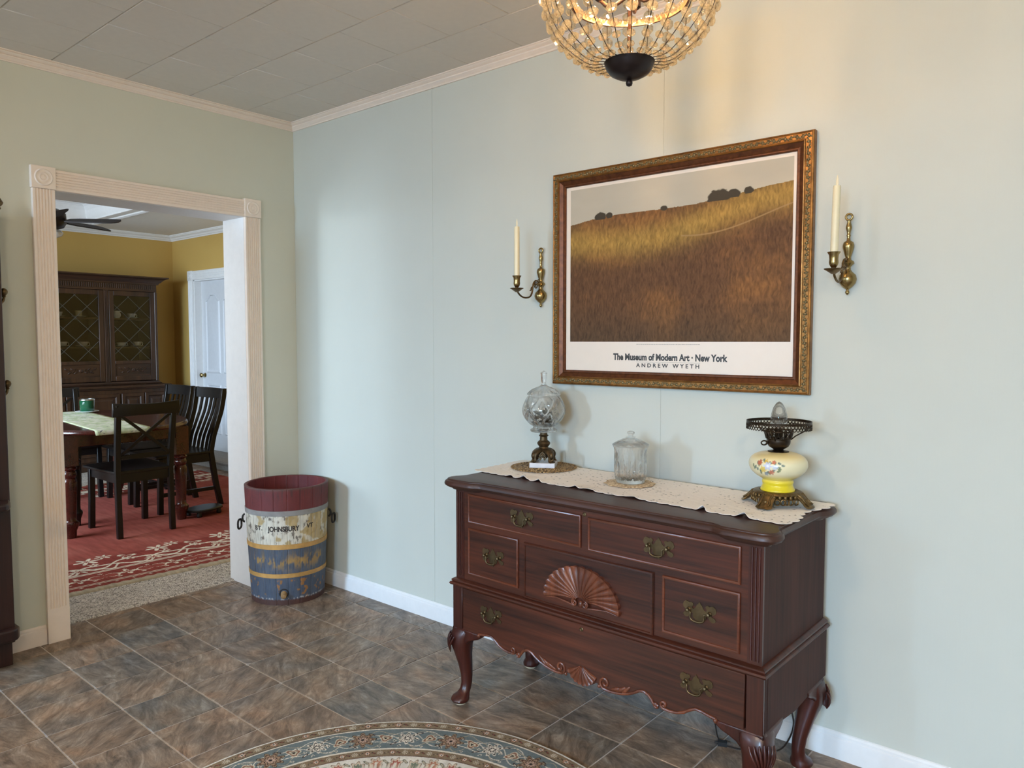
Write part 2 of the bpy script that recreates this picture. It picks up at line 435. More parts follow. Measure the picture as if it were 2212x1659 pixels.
wb = struct(empty('wall_back'))
MB().box(-.1, RX + .15, .004, .15, -.05, CZ + .05).build('backing', M['wall'], wb)
xs = [0, 1.1215, 2.3315, 3.5415, 4.7515, RX]
for a, b in zip(xs, xs[1:]):
    MB().box(a + .0002, b - .0002, 0, .012, 0, CZ + .02).build('wall_panel', M['wall'], wb, bevel=.0009, seg=1)
wl = struct(empty('wall_left'))
m = MB()
m.box(JX, 0, RY - .15, DY0, -.05, CZ + .05); m.box(JX, 0, DY1, .15, -.05, CZ + .05); m.box(JX, 0, DY0, DY1, DZ, CZ + .05)
m.build('wall_face', M['wall2'], wl)
def wall_with_windows(name, axis, at, lo, hi, wins, m, th=.15, z1=CZ + .05):
    b = MB(); edges = sorted(wins); cur = lo
    def bx(a, c, z0, zz):
        if c - a < 1e-4 or zz - z0 < 1e-4: return
        if axis == 'y': b.box(a, c, min(at, at - th), max(at, at - th), z0, zz)
        else: b.box(min(at, at + th), max(at, at + th), a, c, z0, zz)
    for (a, c, z0, zz) in edges:
        bx(cur, a, -.05, z1); bx(a, c, -.05, z0); bx(a, c, zz, z1); cur = c
    bx(cur, hi, -.05, z1)
    return struct(b.build(name, m))
WIN1 = (.03, .77, .2, 2.1); WIN2 = (3.3, 5.0, .2, 2.1); WIN3 = (-3.5, -1.3, .75, 2.15)
wall_with_windows('wall_front', 'y', RY, JX, RX + .15, [WIN1, WIN2], M['wall2'])
struct(MB().box(RX, RX + .15, RY, .15, -.05, CZ + .05).build('wall_right', M['wall2']))
def window(n, w, y, parts=2):
    a, c, z0, z1 = w; r = struct(empty('window_%d' % n))
    f = MB(); t = .05
    f.box(a, a+t, y-.1, y-.04, z0, z1).box(c-t, c, y-.1, y-.04, z0, z1).box(a, c, y-.1, y-.04, z0, z0+t).box(a, c, y-.1, y-.04, z1-t, z1)
    f.box(a, c, y-.1, y-.04, (z0+z1)/2-.02, (z0+z1)/2+.02)
    for k in range(1, parts): x = a + (c-a)*k/parts; f.box(x-.02, x+.02, y-.1, y-.04, z0, z1)
    f.build('window_frame', M['trim_cool'], r)
    MB().box(a+t, c-t, y-.072, y-.068, z0+t, z1-t).build('pane', M['pane'], r)
    MB().box(a-.05, c+.05, y-.04, y+.05, z0-.03, z0).build('window_sill', M['trim_cool'], r)
window(1, WIN1, RY, 2); window(2, WIN2, RY, 3); window(3, WIN3, DS, 3)

# dining room shell
fd = struct(empty('floor_dining'), 'looped beige berber carpet')
car = NT('berber_carpet')
vo = car.N('ShaderNodeTexVoronoi'); vo.inputs['Scale'].default_value = 130; car.L(car.coords(), vo.inputs['Vector'])
nz = car.noise(car.coords(), 45, 2)
car.set(color=car.mix(.35, car.ramp(vo.outputs['Distance'], [(.1, lin(244, 234, 220)), (.5, lin(206, 194, 180)), (.8, lin(104, 94, 84))]), car.ramp(nz, [(.35, lin(120, 108, 96)), (.6, lin(224, 214, 200))])), rough=.95)
iv = car.N('ShaderNodeMath', operation='SUBTRACT'); iv.inputs[0].default_value = 1; car.L(vo.outputs['Distance'], iv.inputs[1]); car.bump(iv.outputs[0], .9, .006)
M['carpet'] = car.m
# carpet slab with a rolled front edge under the doorway
m = MB(); pr = [(DW, -.05), (DW, .008), (-.19, .008), (-.176, .0065), (-.168, .001), (-.166, -.006), (-.166, -.05)]
m.prism(pr, 'y', DY0 + .001, DY1 - .001)
m.box(DW, JX, DS, DY0, -.05, .008).box(DW, JX, DY1, SW, -.05, .008)
m.build('carpet', M['carpet'], fd)
struct(MB().box(DW - .15, DW, DS, SW + .6, -.05, CZ + .05).build('wall_dining_far', M['gold_wall']))
DRX0, DRX1, DRZ = -4.51, -3.62, 2.03      # door opening in the dining side wall
m = MB(); m.box(DW - .15, DRX0, SW, SW + .12, -.05, CZ + .05).box(DRX1, .0, SW, SW + .12, -.05, CZ + .05).box(DRX0, DRX1, SW, SW + .12, DRZ, CZ + .05)
struct(m.build('wall_dining_right', M['gold_wall']))
wall_with_windows('wall_dining_left', 'y', DS, DW - .15, JX, [WIN3], M['gold_wall'])
m = MB(); m.box(JX - .012, JX, DS, DY0 - .09, 0, CZ).box(JX - .012, JX, DY1 + .09, SW, 0, CZ).box(JX - .012, JX, DY0 - .09, DY1 + .09, DZ + .09, CZ)
struct(m.build('wall_dining_near', M['gold_wall']))
# tray ceiling
TX0, TX1, TY0, TY1 = -4.55, -.75, -2.1, .62
cd = struct(empty('ceiling_dining'))
m = MB(); m.box(DW - .15, TX0, DS - .15, SW + .2, CZ, CZ + .06).box(TX1, JX, DS - .15, SW + .2, CZ, CZ + .06).box(TX0, TX1, TY1, SW + .2, CZ, CZ + .06).box(TX0, TX1, DS - .15, TY0, CZ, CZ + .06)
m.build('ceiling_border', M['ceil2'], cd)
MB().box(TX0 - .1, TX1 + .1, TY0 - .1, TY1 + .1, CZ + .16, CZ + .2).build('tray_panel', M['ceil2'], cd)
def frame_rect(b, x0, x1, y0, y1, z, pr):     # profile (inward offset, dz)
    secs = []
    for (sx, sy) in ((0, 0), (1, 0), (1, 1), (0, 1)):
        secs.append([((x0 + o) if not sx else (x1 - o), (y0 + o) if not sy else (y1 - o), z + dz) for o, dz in pr])
    return b.loft(secs, False, True)
b = MB(); frame_rect(b, TX0, TX1, TY0, TY1, CZ, [(-.03, .0), (-.03, .17), (.10, .17), (.10, .158), (.07, .152), (.05, .135), (.045, .125), (.03, .10), (.025, .06), (.02, .03), (.012, .012), (.012, -.004), (-.03, -.004)])
b.build('tray_cove', M['trim_cool'], cd, ang=20)
b = MB(); frame_rect(b, TX0 - .12, TX1 + .12, TY0 - .12, TY1 + .12, CZ, [(0, 0), (0, -.012), (.02, -.02), (.04, -.012), (.04, 0)])
b.build('tray_moulding', M['trim_cool'], cd, ang=20)

# mouldings
CR = [(0, 2.520), (.007, 2.520), (.009, 2.5245), (.006, 2.5265), (.010, 2.529), (.014, 2.534), (.020, 2.538), (.0215, 2.542), (.017, 2.5445), (.024, 2.548), (.030, 2.5515), (.033, 2.555), (.030, 2.5575), (.035, 2.559), (.036, CZ), (0, CZ)]
struct(MB().loft([[(0 + p, RY, z) for p, z in CR], [(p, -p, z) for p, z in CR]]).build('trim_2', M['trim'], ang=20))
struct(MB().loft([[(p, -p, z) for p, z in CR], [(RX, -p, z) for p, z in CR]]).build('trim_3', M['trim'], ang=20))
CD = [(0, 2.50), (.008, 2.50), (.012, 2.512), (.022, 2.516), (.03, 2.53), (.05, 2.543), (.052, 2.55), (.06, 2.552), (.062, CZ), (0, CZ)]
struct(MB().loft([[(DW + p, DS, z) for p, z in CD], [(DW + p, SW - p, z) for p, z in CD]]).build('trim_4', M['trim_cool'], ang=20))
struct(MB().loft([[(DW + p, SW - p, z) for p, z in CD], [(JX, SW - p, z) for p, z in CD]]).build('trim_5', M['trim_cool'], ang=20))
BB = [(0, 0), (.012, 0), (.0125, .062), (.011, .068), (.008, .071), (.0075, .078), (.004, .084), (0, .086)]
struct(MB().loft([[(0, -p, z) for p, z in BB], [(RX, -p, z) for p, z in BB]]).build('baseboard_back', M['trim_cool'], ang=25))
m = MB(); m.loft([[(p, RY, z) for p, z in BB], [(p, -1.318, z) for p, z in BB]]); m.loft([[(p, -.222, z) for p, z in BB], [(p, -.0, z) for p, z in BB]])
struct(m.build('baseboard_left', M['trim'], ang=25))
m = MB(); m.loft([[(DW + p, DS, z) for p, z in BB], [(DW + p, SW, z) for p, z in BB]]); m.loft([[(DRX1 + .1, SW - p, z) for p, z in BB], [(JX, SW - p, z) for p, z in BB]])
struct(m.build('baseboard_dining', M['trim_cool'], ang=25))

# doorway casing: fluted sides, bull's eye corner blocks, jambs
t1 = struct(empty('trim_1'), 'fluted casing around the open doorway')
CW, CT = .089, .02
def flute_profile(w, t, n=6, mar=.009, depth=.0055):
    # outline across the casing (offset 0..w, height 0..t), flutes cut into the face
    pts = [(0, 0), (0, t - .002), (.002, t)]; cw = (w - 2 * mar) / n
    for k in range(n):
        c = mar + cw * (k + .5); hw = cw * .30
        pts += [(c - hw, t), (c - hw * .6, t - depth * .75), (c, t - depth), (c + hw * .6, t - depth * .75), (c + hw, t)]
    return pts + [(w - .002, t), (w, t - .002), (w, 0)]
FP = flute_profile(CW, CT)
def casing_x(name, y0, zb, zt, par, base=.155):   # vertical casing on the left wall
    m = MB().loft([[(h, y0 + o, zb + base) for o, h in FP], [(h, y0 + o, zt) for o, h in FP]])
    m.box(0, CT, y0, y0 + CW, zb, zb + base)
    return m.build(name, M['trim'], par, ang=25)
casing_x('side_casing', DY0 - CW + .003, 0, DZ - .003, t1); casing_x('side_casing', DY1 - .003, 0, DZ - .003, t1)
MB().loft([[(h, DY0 + .003, DZ - .003 + o) for o, h in FP], [(h, DY1 - .003, DZ - .003 + o) for o, h in FP]]).build('head_casing', M['trim'], t1, ang=25)
RP = [(.037, -.001), (.036, .002), (.033, .004), (.030, .003), (.027, .0012), (.022, .0012), (.0195, .003), (.0165, .0042), (.0135, .003), (.011, .0012), (.008, .0025), (.004, .0038), (.0005, .004)]
for y in (DY0 - CW, DY1 - .006):
    cb = MB().box(0, CT + .004, y - .001, y + .096, DZ - .002, DZ + .094).build('corner_block', M['trim'], t1, bevel=.002)
    MB().lathe(RP, 32, (CT + .0042, y + .0475, DZ + .046), 'x').build('bullseye', M['trim'], cb, ang=50)
MB().box(JX - .02, .001, DY1 - .004, DY1 + .012, 0, DZ).build('jamb', M['trim_cool'], t1)
MB().box(JX - .02, .001, DY0 - .012, DY0 + .004, 0, DZ).build('jamb', M['trim_cool'], t1)
MB().box(JX - .02, .001, DY0, DY1, DZ - .004, DZ + .012).build('head_jamb', M['trim_cool'], t1)

# white panel door in the dining room, set back in its casing
d1 = struct(empty('door_1'), 'white moulded panel door with brass knob')
dy = SW + .08
MB().box(DRX0, DRX1, dy, dy + .04, .115, DRZ).build('door_slab', M['doorpaint'], d1)
def arch_panel(x0, x1, z0, z1, arch):
    n = 14; top = []
    for k in range(n + 1):
        u = k / n; x = x1 + (x0 - x1) * u
        s = .5 - .5 * math.cos(2 * PI * u); top.append((x, z1 - arch + arch * min(1, s * 1.2)))
    return [(x0, z0), (x1, z0)] + top
def inset(poly, d):
    cx = sum(p[0] for p in poly) / len(poly); cz = sum(p[1] for p in poly) / len(poly)
    w = max(p[0] for p in poly) - min(p[0] for p in poly); h = max(p[1] for p in poly) - min(p[1] for p in poly)
    return [(cx + (p[0]-cx) * (1 - 2*d/w), cz + (p[1]-cz) * (1 - 2*d/h)) for p in poly]
for (x0, x1, z0, z1, ar) in ((-4.40, -4.10, .98, 1.86, .07), (-4.03, -3.73, .98, 1.86, .07), (-4.40, -4.10, .30, .86, 0), (-4.03, -3.73, .30, .86, 0)):
    p = arch_panel(x0, x1, z0, z1, ar) if ar else [(x0, z0), (x1, z0), (x1, z1), (x0, z1)]
    q = [p, inset(p, .012), inset(p, .022), inset(p, .04)]
    MB().loft([[(a, dy + .001 - h, c) for a, c in s] for s, h in zip(q, (0, .012, -.0, .008))]).build('door_panel', M['doorpaint'], d1, ang=25)
m = MB().lathe([(.026, 0), (.026, .004), (.012, .01), (.012, .03), (.024, .04), (.027, .052), (.018, .06), (.001, .062)], 16, (0, 0, 0), 'y')
m.v = [(a + DRX0 + .06, dy - bb, c + .96) for a, bb, c in m.v]; m.build('knob', M['brass'], d1)
m = MB(); FD = flute_profile(.1, .02, 3)
m.loft([[(DRX0 - .1 + o, SW - h, 0) for o, h in FD], [(DRX0 - .1 + o, SW - h, DRZ) for o, h in FD]]); m.build('side_casing', M['trim_cool'], d1, ang=25)
MB().loft([[(DRX1 + o, SW - h, 0) for o, h in FD], [(DRX1 + o, SW - h, DRZ) for o, h in FD]]).build('side_casing', M['trim_cool'], d1, ang=25)
MB().loft([[(DRX0, SW - h, DRZ + o) for o, h in FD], [(DRX1, SW - h, DRZ + o) for o, h in FD]]).build('head_casing', M['trim_cool'], d1, ang=25)
for x in (DRX0 - .105, DRX1 - .002):
    cb = MB().box(x, x + .107, SW - .024, SW, DRZ - .002, DRZ + .105).build('corner_block', M['trim_cool'], d1, bevel=.002)
    MB().lathe([(r, -h) for r, h in RP], 20, (x + .0535, SW - .0235, DRZ + .0515), 'y').build('bullseye', M['trim_cool'], cb, ang=50)
m = MB().box(DRX0 - .003, DRX0 + .012, SW, SW + .12, .0, DRZ).box(DRX1 - .012, DRX1 + .003, SW, SW + .12, 0, DRZ).box(DRX0, DRX1, SW, SW + .12, DRZ - .012, DRZ)
m.build('jamb', M['trim_cool'], d1)
# carpeted step in front of that door, slate strip before it
s = MB(); r = .03
s.prism([(SW + .1, 0), (SW + .1, .11), (1.47, .11), (1.45, .105), (1.44, .09), (1.45, .07), (1.47, .06), (1.48, .0)], 'x', -4.8, -3.2)
greyc = simple('grey_loop_carpet', (150, 144, 136), .95, var=.35, scale=160, bump=.6, bscale=200)
st = s.build('floor_step', greyc); struct(st, 'grey carpeted step before the white door')
k = 0
for i in range(7):
    o = MB().box(-.15, .15, -.075, .075, 0, .006).build('slate_tile', M['tile'], fd, bevel=.002, seg=1); o.location = (-4.3 + i * .305, 1.385, .006)

# ------------------------------------------------------------------ the lowboy chest
chest = thing('cedar_chest', 'dark mahogany chest on cabriole legs with carved fan front under the framed poster', 'chest', (2.356, -.272, 0), math.radians(-1.2))
FY = -.245
MB().box(-.588, .588, FY + .006, .235, .462, .806).build('body', M['mahog_side'], chest, bevel=.002)
MB().box(-.546, .546, FY - .001, FY + .008, .466, .806).build('front_panel', M['mahog'], chest)
for s in (-1, 1):
    m = MB().box(min(s*.546, s*.588), max(s*.546, s*.588), FY - .002, FY + .007, .466, .806)
    for k in range(3): x = s * (.556 + k * .0105); m.tube([(x, FY - .0025, .478), (x, FY - .0025, .792)], .0036, 8)
    m.build('reeded_corner', M['mahog_z'], chest)
def spiral(cx, cz, r0, turns, a0, sgn, y, n=22):
    out = []
    for k in range(n + 1):
        u = k / n; r = r0 * (1 - .82 * u); a = a0 + sgn * 2 * PI * turns * u
        out.append((cx + r * math.cos(a), y, cz + r * math.sin(a)))
    return out
# bat-wing pull
HP = [(0,.72),(.09,.5),(.15,.47),(.2,.3),(.27,.16),(.36,.08),(.44,.12),(.42,.26),(.36,.36),(.38,.5),(.5,.56),(.6,.5),(.66,.55),(.8,.6),(.94,.48),(1,.25),(.96,.05),(.84,-.06),(.74,-.1),(.7,-.2),(.78,-.26),(.9,-.3),(.98,-.45),(.9,-.62),(.76,-.66),(.62,-.55),(.54,-.38),(.46,-.25),(.38,-.28),(.4,-.45),(.34,-.62),(.2,-.74),(.1,-.8),(.08,-.92),(0,-1.02)]
plate_poly = [(x*.052, z*.038) for x, z in HP] + [(-x*.052, z*.038) for x, z in HP[::-1][1:-1]]
plate_me = MB().prism(plate_poly, 'y', -.0022, 0).mesh('pull_plate', M['pull'])
bb = MB(); bp = []
for x, z in ((-.62,-.02),(-.5,-.03),(-.4,-.1),(-.39,-.25),(-.42,-.42),(-.36,-.6),(-.2,-.7),(0,-.72),(.2,-.7),(.36,-.6),(.42,-.42),(.39,-.25),(.4,-.1),(.5,-.03),(.62,-.02)):
    bp.append((x*.052, -.014 + (0 if abs(x) > .45 else -.003), z*.038))
bb.tube(bp, [.002,.0022,.0024,.0025,.0027,.003,.0034,.0036,.0034,.003,.0027,.0025,.0024,.0022,.002], 8)
for s in (-1, 1): bb.lathe([(.007, -.002), (.006, -.004), (.0035, -.006), (.0035, -.011), (.0055, -.013), (.005, -.018), (.0005, -.02)], 12, (s*.62*.052, 0, -.02*.038), 'y')
bail_me = bb.mesh('pull_bail', M['pull'], 50)
def pull(par, x, z, y):
    for nm, me in (('pull_plate', plate_me), ('pull_bail', bail_me)):
        o = link(nm, me, par); o.location = (x, y, z)
def drawer(x0, x1, z0, z1, hx, hz, name='drawer_front'):
    d = MB().box(x0 + .004, x1 - .004, FY - .004, FY, z0 + .004, z1 - .004).build(name, M['mahog'], chest)
    m = MB(); y = FY - .0035
    secs = []
    for (cx, cz, sx, sz) in ((x0, z0, -1, -1), (x1, z0, 1, -1), (x1, z1, 1, 1), (x0, z1, -1, 1)):
        secs.append([(cx + sx*.0045*math.cos(a), y - .0045*math.sin(a), cz + sz*.0045*math.cos(a)) for a in [PI*k/8*2 for k in range(8)]])
    m.loft(secs, False, True); m.build('cock_bead', M['mahog_edge'], d)
    if hx is not None: pull(d, hx, hz, FY - .004)
    return d
drawer(-.519, -.019, .688, .786, -.265, .744); drawer(.017, .521, .684, .783, .269, .741)
drawer(-.519, -.285, .496, .660, -.399, .583); drawer(.287, .521, .490, .653, .404, .578)
cp = MB().loft([[(x, FY - h, z) for x, z in ((-.254+i, .4655+i), (.254-i, .4655+i), (.254-i, .660-i), (-.254+i, .660-i))] for i, h in ((0, 0), (0, .005), (.003, .009), (.008, .010), (.0095, .007), (.0096, .0068))]).build('center_panel', M['mahog'], chest, ang=25)
def keyhole(par, x, z, y):
    MB().lathe([(.007, 0), (.007, -.002), (.0055, -.003), (.004, -.0015), (.0005, -.0015)], 14, (x, y, z), 'y').build('escutcheon', M['pull'], par)
keyhole(chest, -.003, .794, FY - .001)
def fan(name, par, cx, cz, w, h, a0, a1, nf, relief, y, inner, mat, curve=.25):
    na, ns = nf * 8, 16; A = np.linspace(0, 1, na + 1)[:, None]; Sx = np.concatenate([[0.0], np.linspace(0.02, 1, ns), [1.0]])[None, :]
    s = np.clip(Sx, 0, 1); am = math.radians((a0 + a1) / 2)
    ang = np.radians(a0 + (a1 - a0) * A)
    ang = am + (ang - am) * (1 - curve * (1 - s) ** 1.5)
    fl = np.abs(np.sin(np.pi * nf * A)) ** .7
    sc = 1 + .035 * fl - .02
    R = inner + (sc - inner) * s
    X = cx + w * R * np.cos(ang); Z = cz + h * R * np.sin(ang)
    Hh = relief * (.35 + .65 * np.sin(np.pi * (.12 + .78 * s)) ** .8) + relief * .42 * (fl - .5) * (.35 + .65 * s)
    Hh = Hh + relief * .25 * sm(.9, 1, s)
    Hh = np.broadcast_to(Hh, X.shape).copy(); Hh[:, 0] = 0; Hh[:, -1] = 0; Hh[0, :] = 0; Hh[-1, :] = 0
    return MB().grid(X, y - Hh, Z).build(name, mat, par, ang=55)
FYP = FY - .0065
fc = fan('carved_fan', cp, -.008, .508, .147, .116, 186, -6, 17, .013, FYP, .13, M['carve'])
m = MB()
for s in (-1, 1):
    m.tube(spiral(-.008 + s*.021, .5055, .0115, 1.6, PI/2 if s > 0 else PI/2, -s, FYP - .012), .0032, 8)
    m.tube([(-.008 + s*.021, FYP-.010, .494), (-.008+s*.05, FYP-.008, .498), (-.008+s*.1, FYP-.006, .503), (-.008+s*.144, FYP-.004, .4965)], [.003, .003, .0025, .002], 8)
m.ball((-.008, FYP - .006, .503), .011, 12, 8, (.8, .7, 1.1))
m.build('fan_scroll', M['carve'], cp)

# lower case with the shaped apron
LY = -.254
MB().box(-.597, .597, LY + .012, .238, .283, .441).build('lower_case', M['mahog_side'], chest)
half = [(.545,.281),(.47,.281),(.462,.284),(.45,.277),(.435,.283),(.42,.289),(.40,.290),(.38,.280),(.362,.267),(.34,.259),(.317,.256),(.30,.256),(.287,.259),(.282,.268),(.27,.262),(.258,.270),(.245,.283),(.229,.288),(.212,.283),(.195,.272),(.175,.262),(.153,.255),(.128,.250),(.104,.248),(.085,.249),(.066,.256),(.055,.262),(.04,.252),(.025,.245),(0,.242)]
prof = [(-x, z) for x, z in half] + half[::-1][1:]
ld = MB().prism(prof + [(.545, .437), (-.545, .437)], 'y', LY - .003, LY + .014).build('lower_drawer', M['mahog'], chest, bevel=.0015, seg=1)
pull(ld, -.402, .373, LY - .003); pull(ld, .401, .367, LY - .003); keyhole(ld, -.004, .421, LY - .003)
for s in (-1, 1):
    MB().box(min(s*.549, s*.598), max(s*.549, s*.598), LY - .002, LY + .008, .277, .441).build('corner_post', M['mahog_z'], chest, bevel=.0015, seg=1)
    MB().prism([(-.225, .441), (-.225, .281), (-.12, .272), (-.02, .262), (.08, .268), (.2, .281), (.238, .281), (.238, .441)], 'x', s*.588, s*.598).build('side_panel', M['mahog_side'], chest)
y = LY - .004
for s in (-1, 1):
    m = MB(); A = [(.462,.284),(.44,.287),(.42,.291),(.40,.292),(.38,.282),(.362,.269),(.34,.261),(.317,.258),(.30,.259)]
    m.tube([(s*x, y, z) for x, z in A] + [(s*x, yy, z) for x, yy, z in spiral(.297, .271, .012, 1.2, -PI/2, -1, y, 16)], .0045, 8)
    B = [(.262,.264),(.256,.273),(.245,.284),(.229,.290),(.212,.286),(.195,.275),(.175,.265),(.153,.258),(.128,.253),(.104,.251)]
    m.tube([(s*x, yy, z) for x, yy, z in spiral(.271, .262, .009, 1.0, 0, -1, y, 12)][::-1] + [(s*x, y, z) for x, z in B] + [(s*x, yy, z) for x, yy, z in spiral(.088, .272, .020, 1.25, -PI/2 - .3, -1, y, 20)], .0046, 8)
    for q in range(3):
        c = Vector((s*(.165 - q*.018), y, .273 + q * -.004)); t = MB().ball((0, 0, 0), 1, 8, 6, (.022, .004, .006)); t.xf(Matrix.Translation(c) @ Matrix.Rotation(s * (-.75 + q*.2), 4, 'Y')); m.add(t.v, t.f)
    m.ball((s*.462, y, .279), .007, 10, 6); m.ball((s*.066, y, .256), .006, 8, 6)
    m.build('apron_scroll', M['carve'], ld)
fan('apron_shell', ld, 0, .306, .062, .066, 205, 335, 8, .009, LY - .002, .12, M['carve'], .1)
# waist and top
def offset(poly, d):
    n = len(poly); out = []
    for i in range(n):
        a, b, c = Vector(poly[i-1]), Vector(poly[i]), Vector(poly[(i+1) % n])
        t = ((b-a).normalized() + (c-b).normalized()); t.normalize(); out.append((b.x + t.y*d, b.y - t.x*d))
    return out
rect = lambda x, y0, y1: [(-x, y0), (x, y0), (x, y1), (-x, y1)]
m = MB().loft([[(px, py, z) for px, py in rect(.588 + o, FY - o, .237)] for o, z in ((.006, .438), (.018, .441), (.021, .446), (.018, .451), (.012, .453), (.0145, .457), (.014, .461), (.004, .467), (.0, .468))])
m.build('waist_moulding', M['mahog'], chest, ang=25)
OH = [(0,-.270),(.44,-.270),(.456,-.274),(.47,-.284),(.49,-.288),(.565,-.290),(.598,-.287),(.62,-.276),(.632,-.258),(.635,-.236),(.630,-.212),(.619,-.196),(.613,-.18),(.613,.10),(.618,.115),(.630,.13),(.635,.16),(.632,.20),(.615,.228),(.59,.238),(0,.238)]
out = [(-x, y) for x, y in OH[::-1][:-1]] + OH[:-1]
m = MB().loft([[(px, py, z) for px, py in offset(out, o)] for o, z in ((-.05, .7995), (-.032, .800), (-.028, .806), (-.026, .809), (-.014, .8095), (-.012, .813), (-.004, .815), (0, .821), (-.0005, .828), (-.004, .834), (-.010, .837), (-.0105, .839), (-.013, .8415), (-.018, .842))])
m.build('lid', M['mahog_top'], chest, ang=30)
# cabriole legs
def sq(cx, cy, z, r, e, n=20):
    return [(cx + r * math.copysign(abs(math.cos(2*PI*k/n)) ** e, math.cos(2*PI*k/n)), cy + r * math.copysign(abs(math.sin(2*PI*k/n)) ** e, math.sin(2*PI*k/n)), z) for k in range(n)]
LS = [(.284,-.560,-.216,.036,.35),(.268,-.566,-.222,.041,.45),(.245,-.572,-.230,.042,.6),(.215,-.573,-.234,.038,.75),(.18,-.567,-.233,.0325,.9),(.14,-.560,-.230,.027,1),(.10,-.554,-.229,.0225,1),(.07,-.552,-.231,.0205,1),(.05,-.552,-.237,.0205,1),(.036,-.553,-.248,.0235,1),(.026,-.556,-.258,.032,1),(.016,-.557,-.261,.035,1),(.008,-.557,-.260,.031,1),(.005,-.557,-.259,.024,1)]
def leg(sx, sy):
    secs = [sq(sx * -cx, cy if sy < 0 else -cy - .034 - .075 * (1 - z / .284), z, r, e) for z, cx, cy, r, e in LS]
    L = MB().loft(secs).build('leg', M['mahog_leg'], chest, ang=50)
    f = -1 if sy < 0 else 1
    EP = [(.602,.2825),(.452,.2825),(.458,.268),(.476,.256),(.50,.248),(.522,.238),(.538,.222),(.546,.20),(.56,.18),(.585,.19),(.602,.22)]
    y0 = LY - .004 if sy < 0 else .19
    MB().prism([(sx * x, z) for x, z in EP], 'y', y0, y0 + .03).build('knee_bracket', M['mahog_leg'], L, bevel=.007, seg=3)
    EQ = [(-.258,.2825),(-.115,.2825),(-.12,.266),(-.14,.254),(-.163,.246),(-.183,.234),(-.196,.215),(-.205,.19),(-.22,.18),(-.245,.19),(-.258,.22)]
    MB().prism([(a if sy < 0 else -a - .04, z) for a, z in EQ], 'x', sx * .572, sx * .602).build('knee_bracket', M['mahog_leg'], L, bevel=.007, seg=3)
    # carved shell ribs wrapping the knee
    m = MB(); kc = Vector((sx * .572, -.230 if sy < 0 else .186, 0)); dg = Vector((sx * .707, f * .707, 0)); sd = Vector((-dg.y, dg.x, 0))
    for q in range(-3, 4):
        a = q * .2; pts = []
        for u in (0, .2, .4, .6, .8, 1):
            z = .186 + .075 * u; rad = .0405 + .011 * math.sin(PI * min(1, u * .8 + .1)) + .004
            w = sd * math.sin(a * (.4 + u)) + dg * math.cos(a * (.4 + u)); p = kc + w * rad; pts.append((p.x, p.y, z - abs(q) * .003 * u))
        m.tube(pts, [.0015, .003, .0038, .0042, .004, .002], 6)
    m.build('knee_carving', M['mahog_leg'], L, ang=60)
    MB().lathe([(.022, 0), (.022, .006)], 14, (sx * .556, -.259 if sy < 0 else .150, 0)).build('glide', M['pads'], L)
for sx in (-1, 1):
    for sy in (-1, 1): leg(sx, sy)

# ------------------------------------------------------------------ things on the chest
TZ = .8425
lace = NT('lace_cloth'); tcv = lace.coords((1, 1, 1))
v1 = lace.N('ShaderNodeTexVoronoi'); v1.inputs['Scale'].default_value = 62; lace.L(tcv, v1.inputs['Vector'])
nn = lace.noise(tcv, 16, 2)
a = lace.N('ShaderNodeMath', operation='LESS_THAN'); a.inputs[1].default_value = .25; lace.L(v1.outputs['Distance'], a.inputs[0])
b = lace.N('ShaderNodeMath', operation='GREATER_THAN'); b.inputs[1].default_value = .47; lace.L(nn, b.inputs[0])
h = lace.N('ShaderNodeMath', operation='MULTIPLY'); lace.L(a.outputs[0], h.inputs[0]); lace.L(b.outputs[0], h.inputs[1])
at = lace.N('ShaderNodeAttribute'); at.attribute_name = 'Col'
h2 = lace.N('ShaderNodeMath', operation='MULTIPLY'); lace.L(h.outputs[0], h2.inputs[0]); lace.L(at.outputs['Fac'], h2.inputs[1])
inv = lace.N('ShaderNodeMath', operation='SUBTRACT'); inv.inputs[0].default_value = 1; lace.L(h2.outputs[0], inv.inputs[1])
lace.set(color=lin(250, 242, 232), rough=.9, alpha=inv.outputs[0]); lace.bump(v1.outputs['Distance'], .35, .002)
nu, nv = 420, 90
U, V = np.meshgrid(np.linspace(0, 1, nu), np.linspace(0, 1, nv), indexing='ij')
c00, c10, c11, c01 = [np.array(p) for p in ((1.712, -.360), (2.955, -.442), (2.978, -.085), (1.702, -.032))]
P = (c00*(1-U[..., None]) + c10*U[..., None])*(1-V[..., None]) + (c01*(1-U[..., None]) + c11*U[..., None])*V[..., None]
X, Y = P[..., 0].copy(), P[..., 1].copy()
wv = lambda s, per, a: a * (np.abs(np.sin(PI * s / per)) ** .7 - .5) * 2
fe = np.exp(-V / .06); Y -= fe * (wv(U * 1.25, .042, .0045) + .006 * (fbm(U * 9, U * 0, 2, 3) - .5))
be = np.exp(-(1 - V) / .06); Y += be * wv(U * 1.25, .042, .0035)
le = np.exp(-U / .02); X -= le * (wv(V * .33, .04, .006)); re_ = np.exp(-(1-U) / .02); X += re_ * (wv(V * .36, .045, .007) + .012 * np.sin(V * 9))
Z = TZ + .0012 + .0025 * fbm(U * 12, V * 4, 3, 5)
for u0, hh, wd in ((.16, .006, .010), (.215, .013, .014), (.275, .010, .011), (.41, .008, .012), (.455, .006, .02), (.60, .005, .02), (.80, .014, .008), (.905, .012, .013)):
    g = np.exp(-((U - u0) / wd) ** 2) * np.exp(-V / .08); Z += hh * g; Y += hh * .5 * g
edge = np.minimum(np.minimum(V, 1 - V) * .36, np.minimum(U, 1 - U) * 1.25)
den = .55 + .45 * (edge < .075); den[edge < .004] = 0; den[(edge > .085) & (edge < .105)] = 0
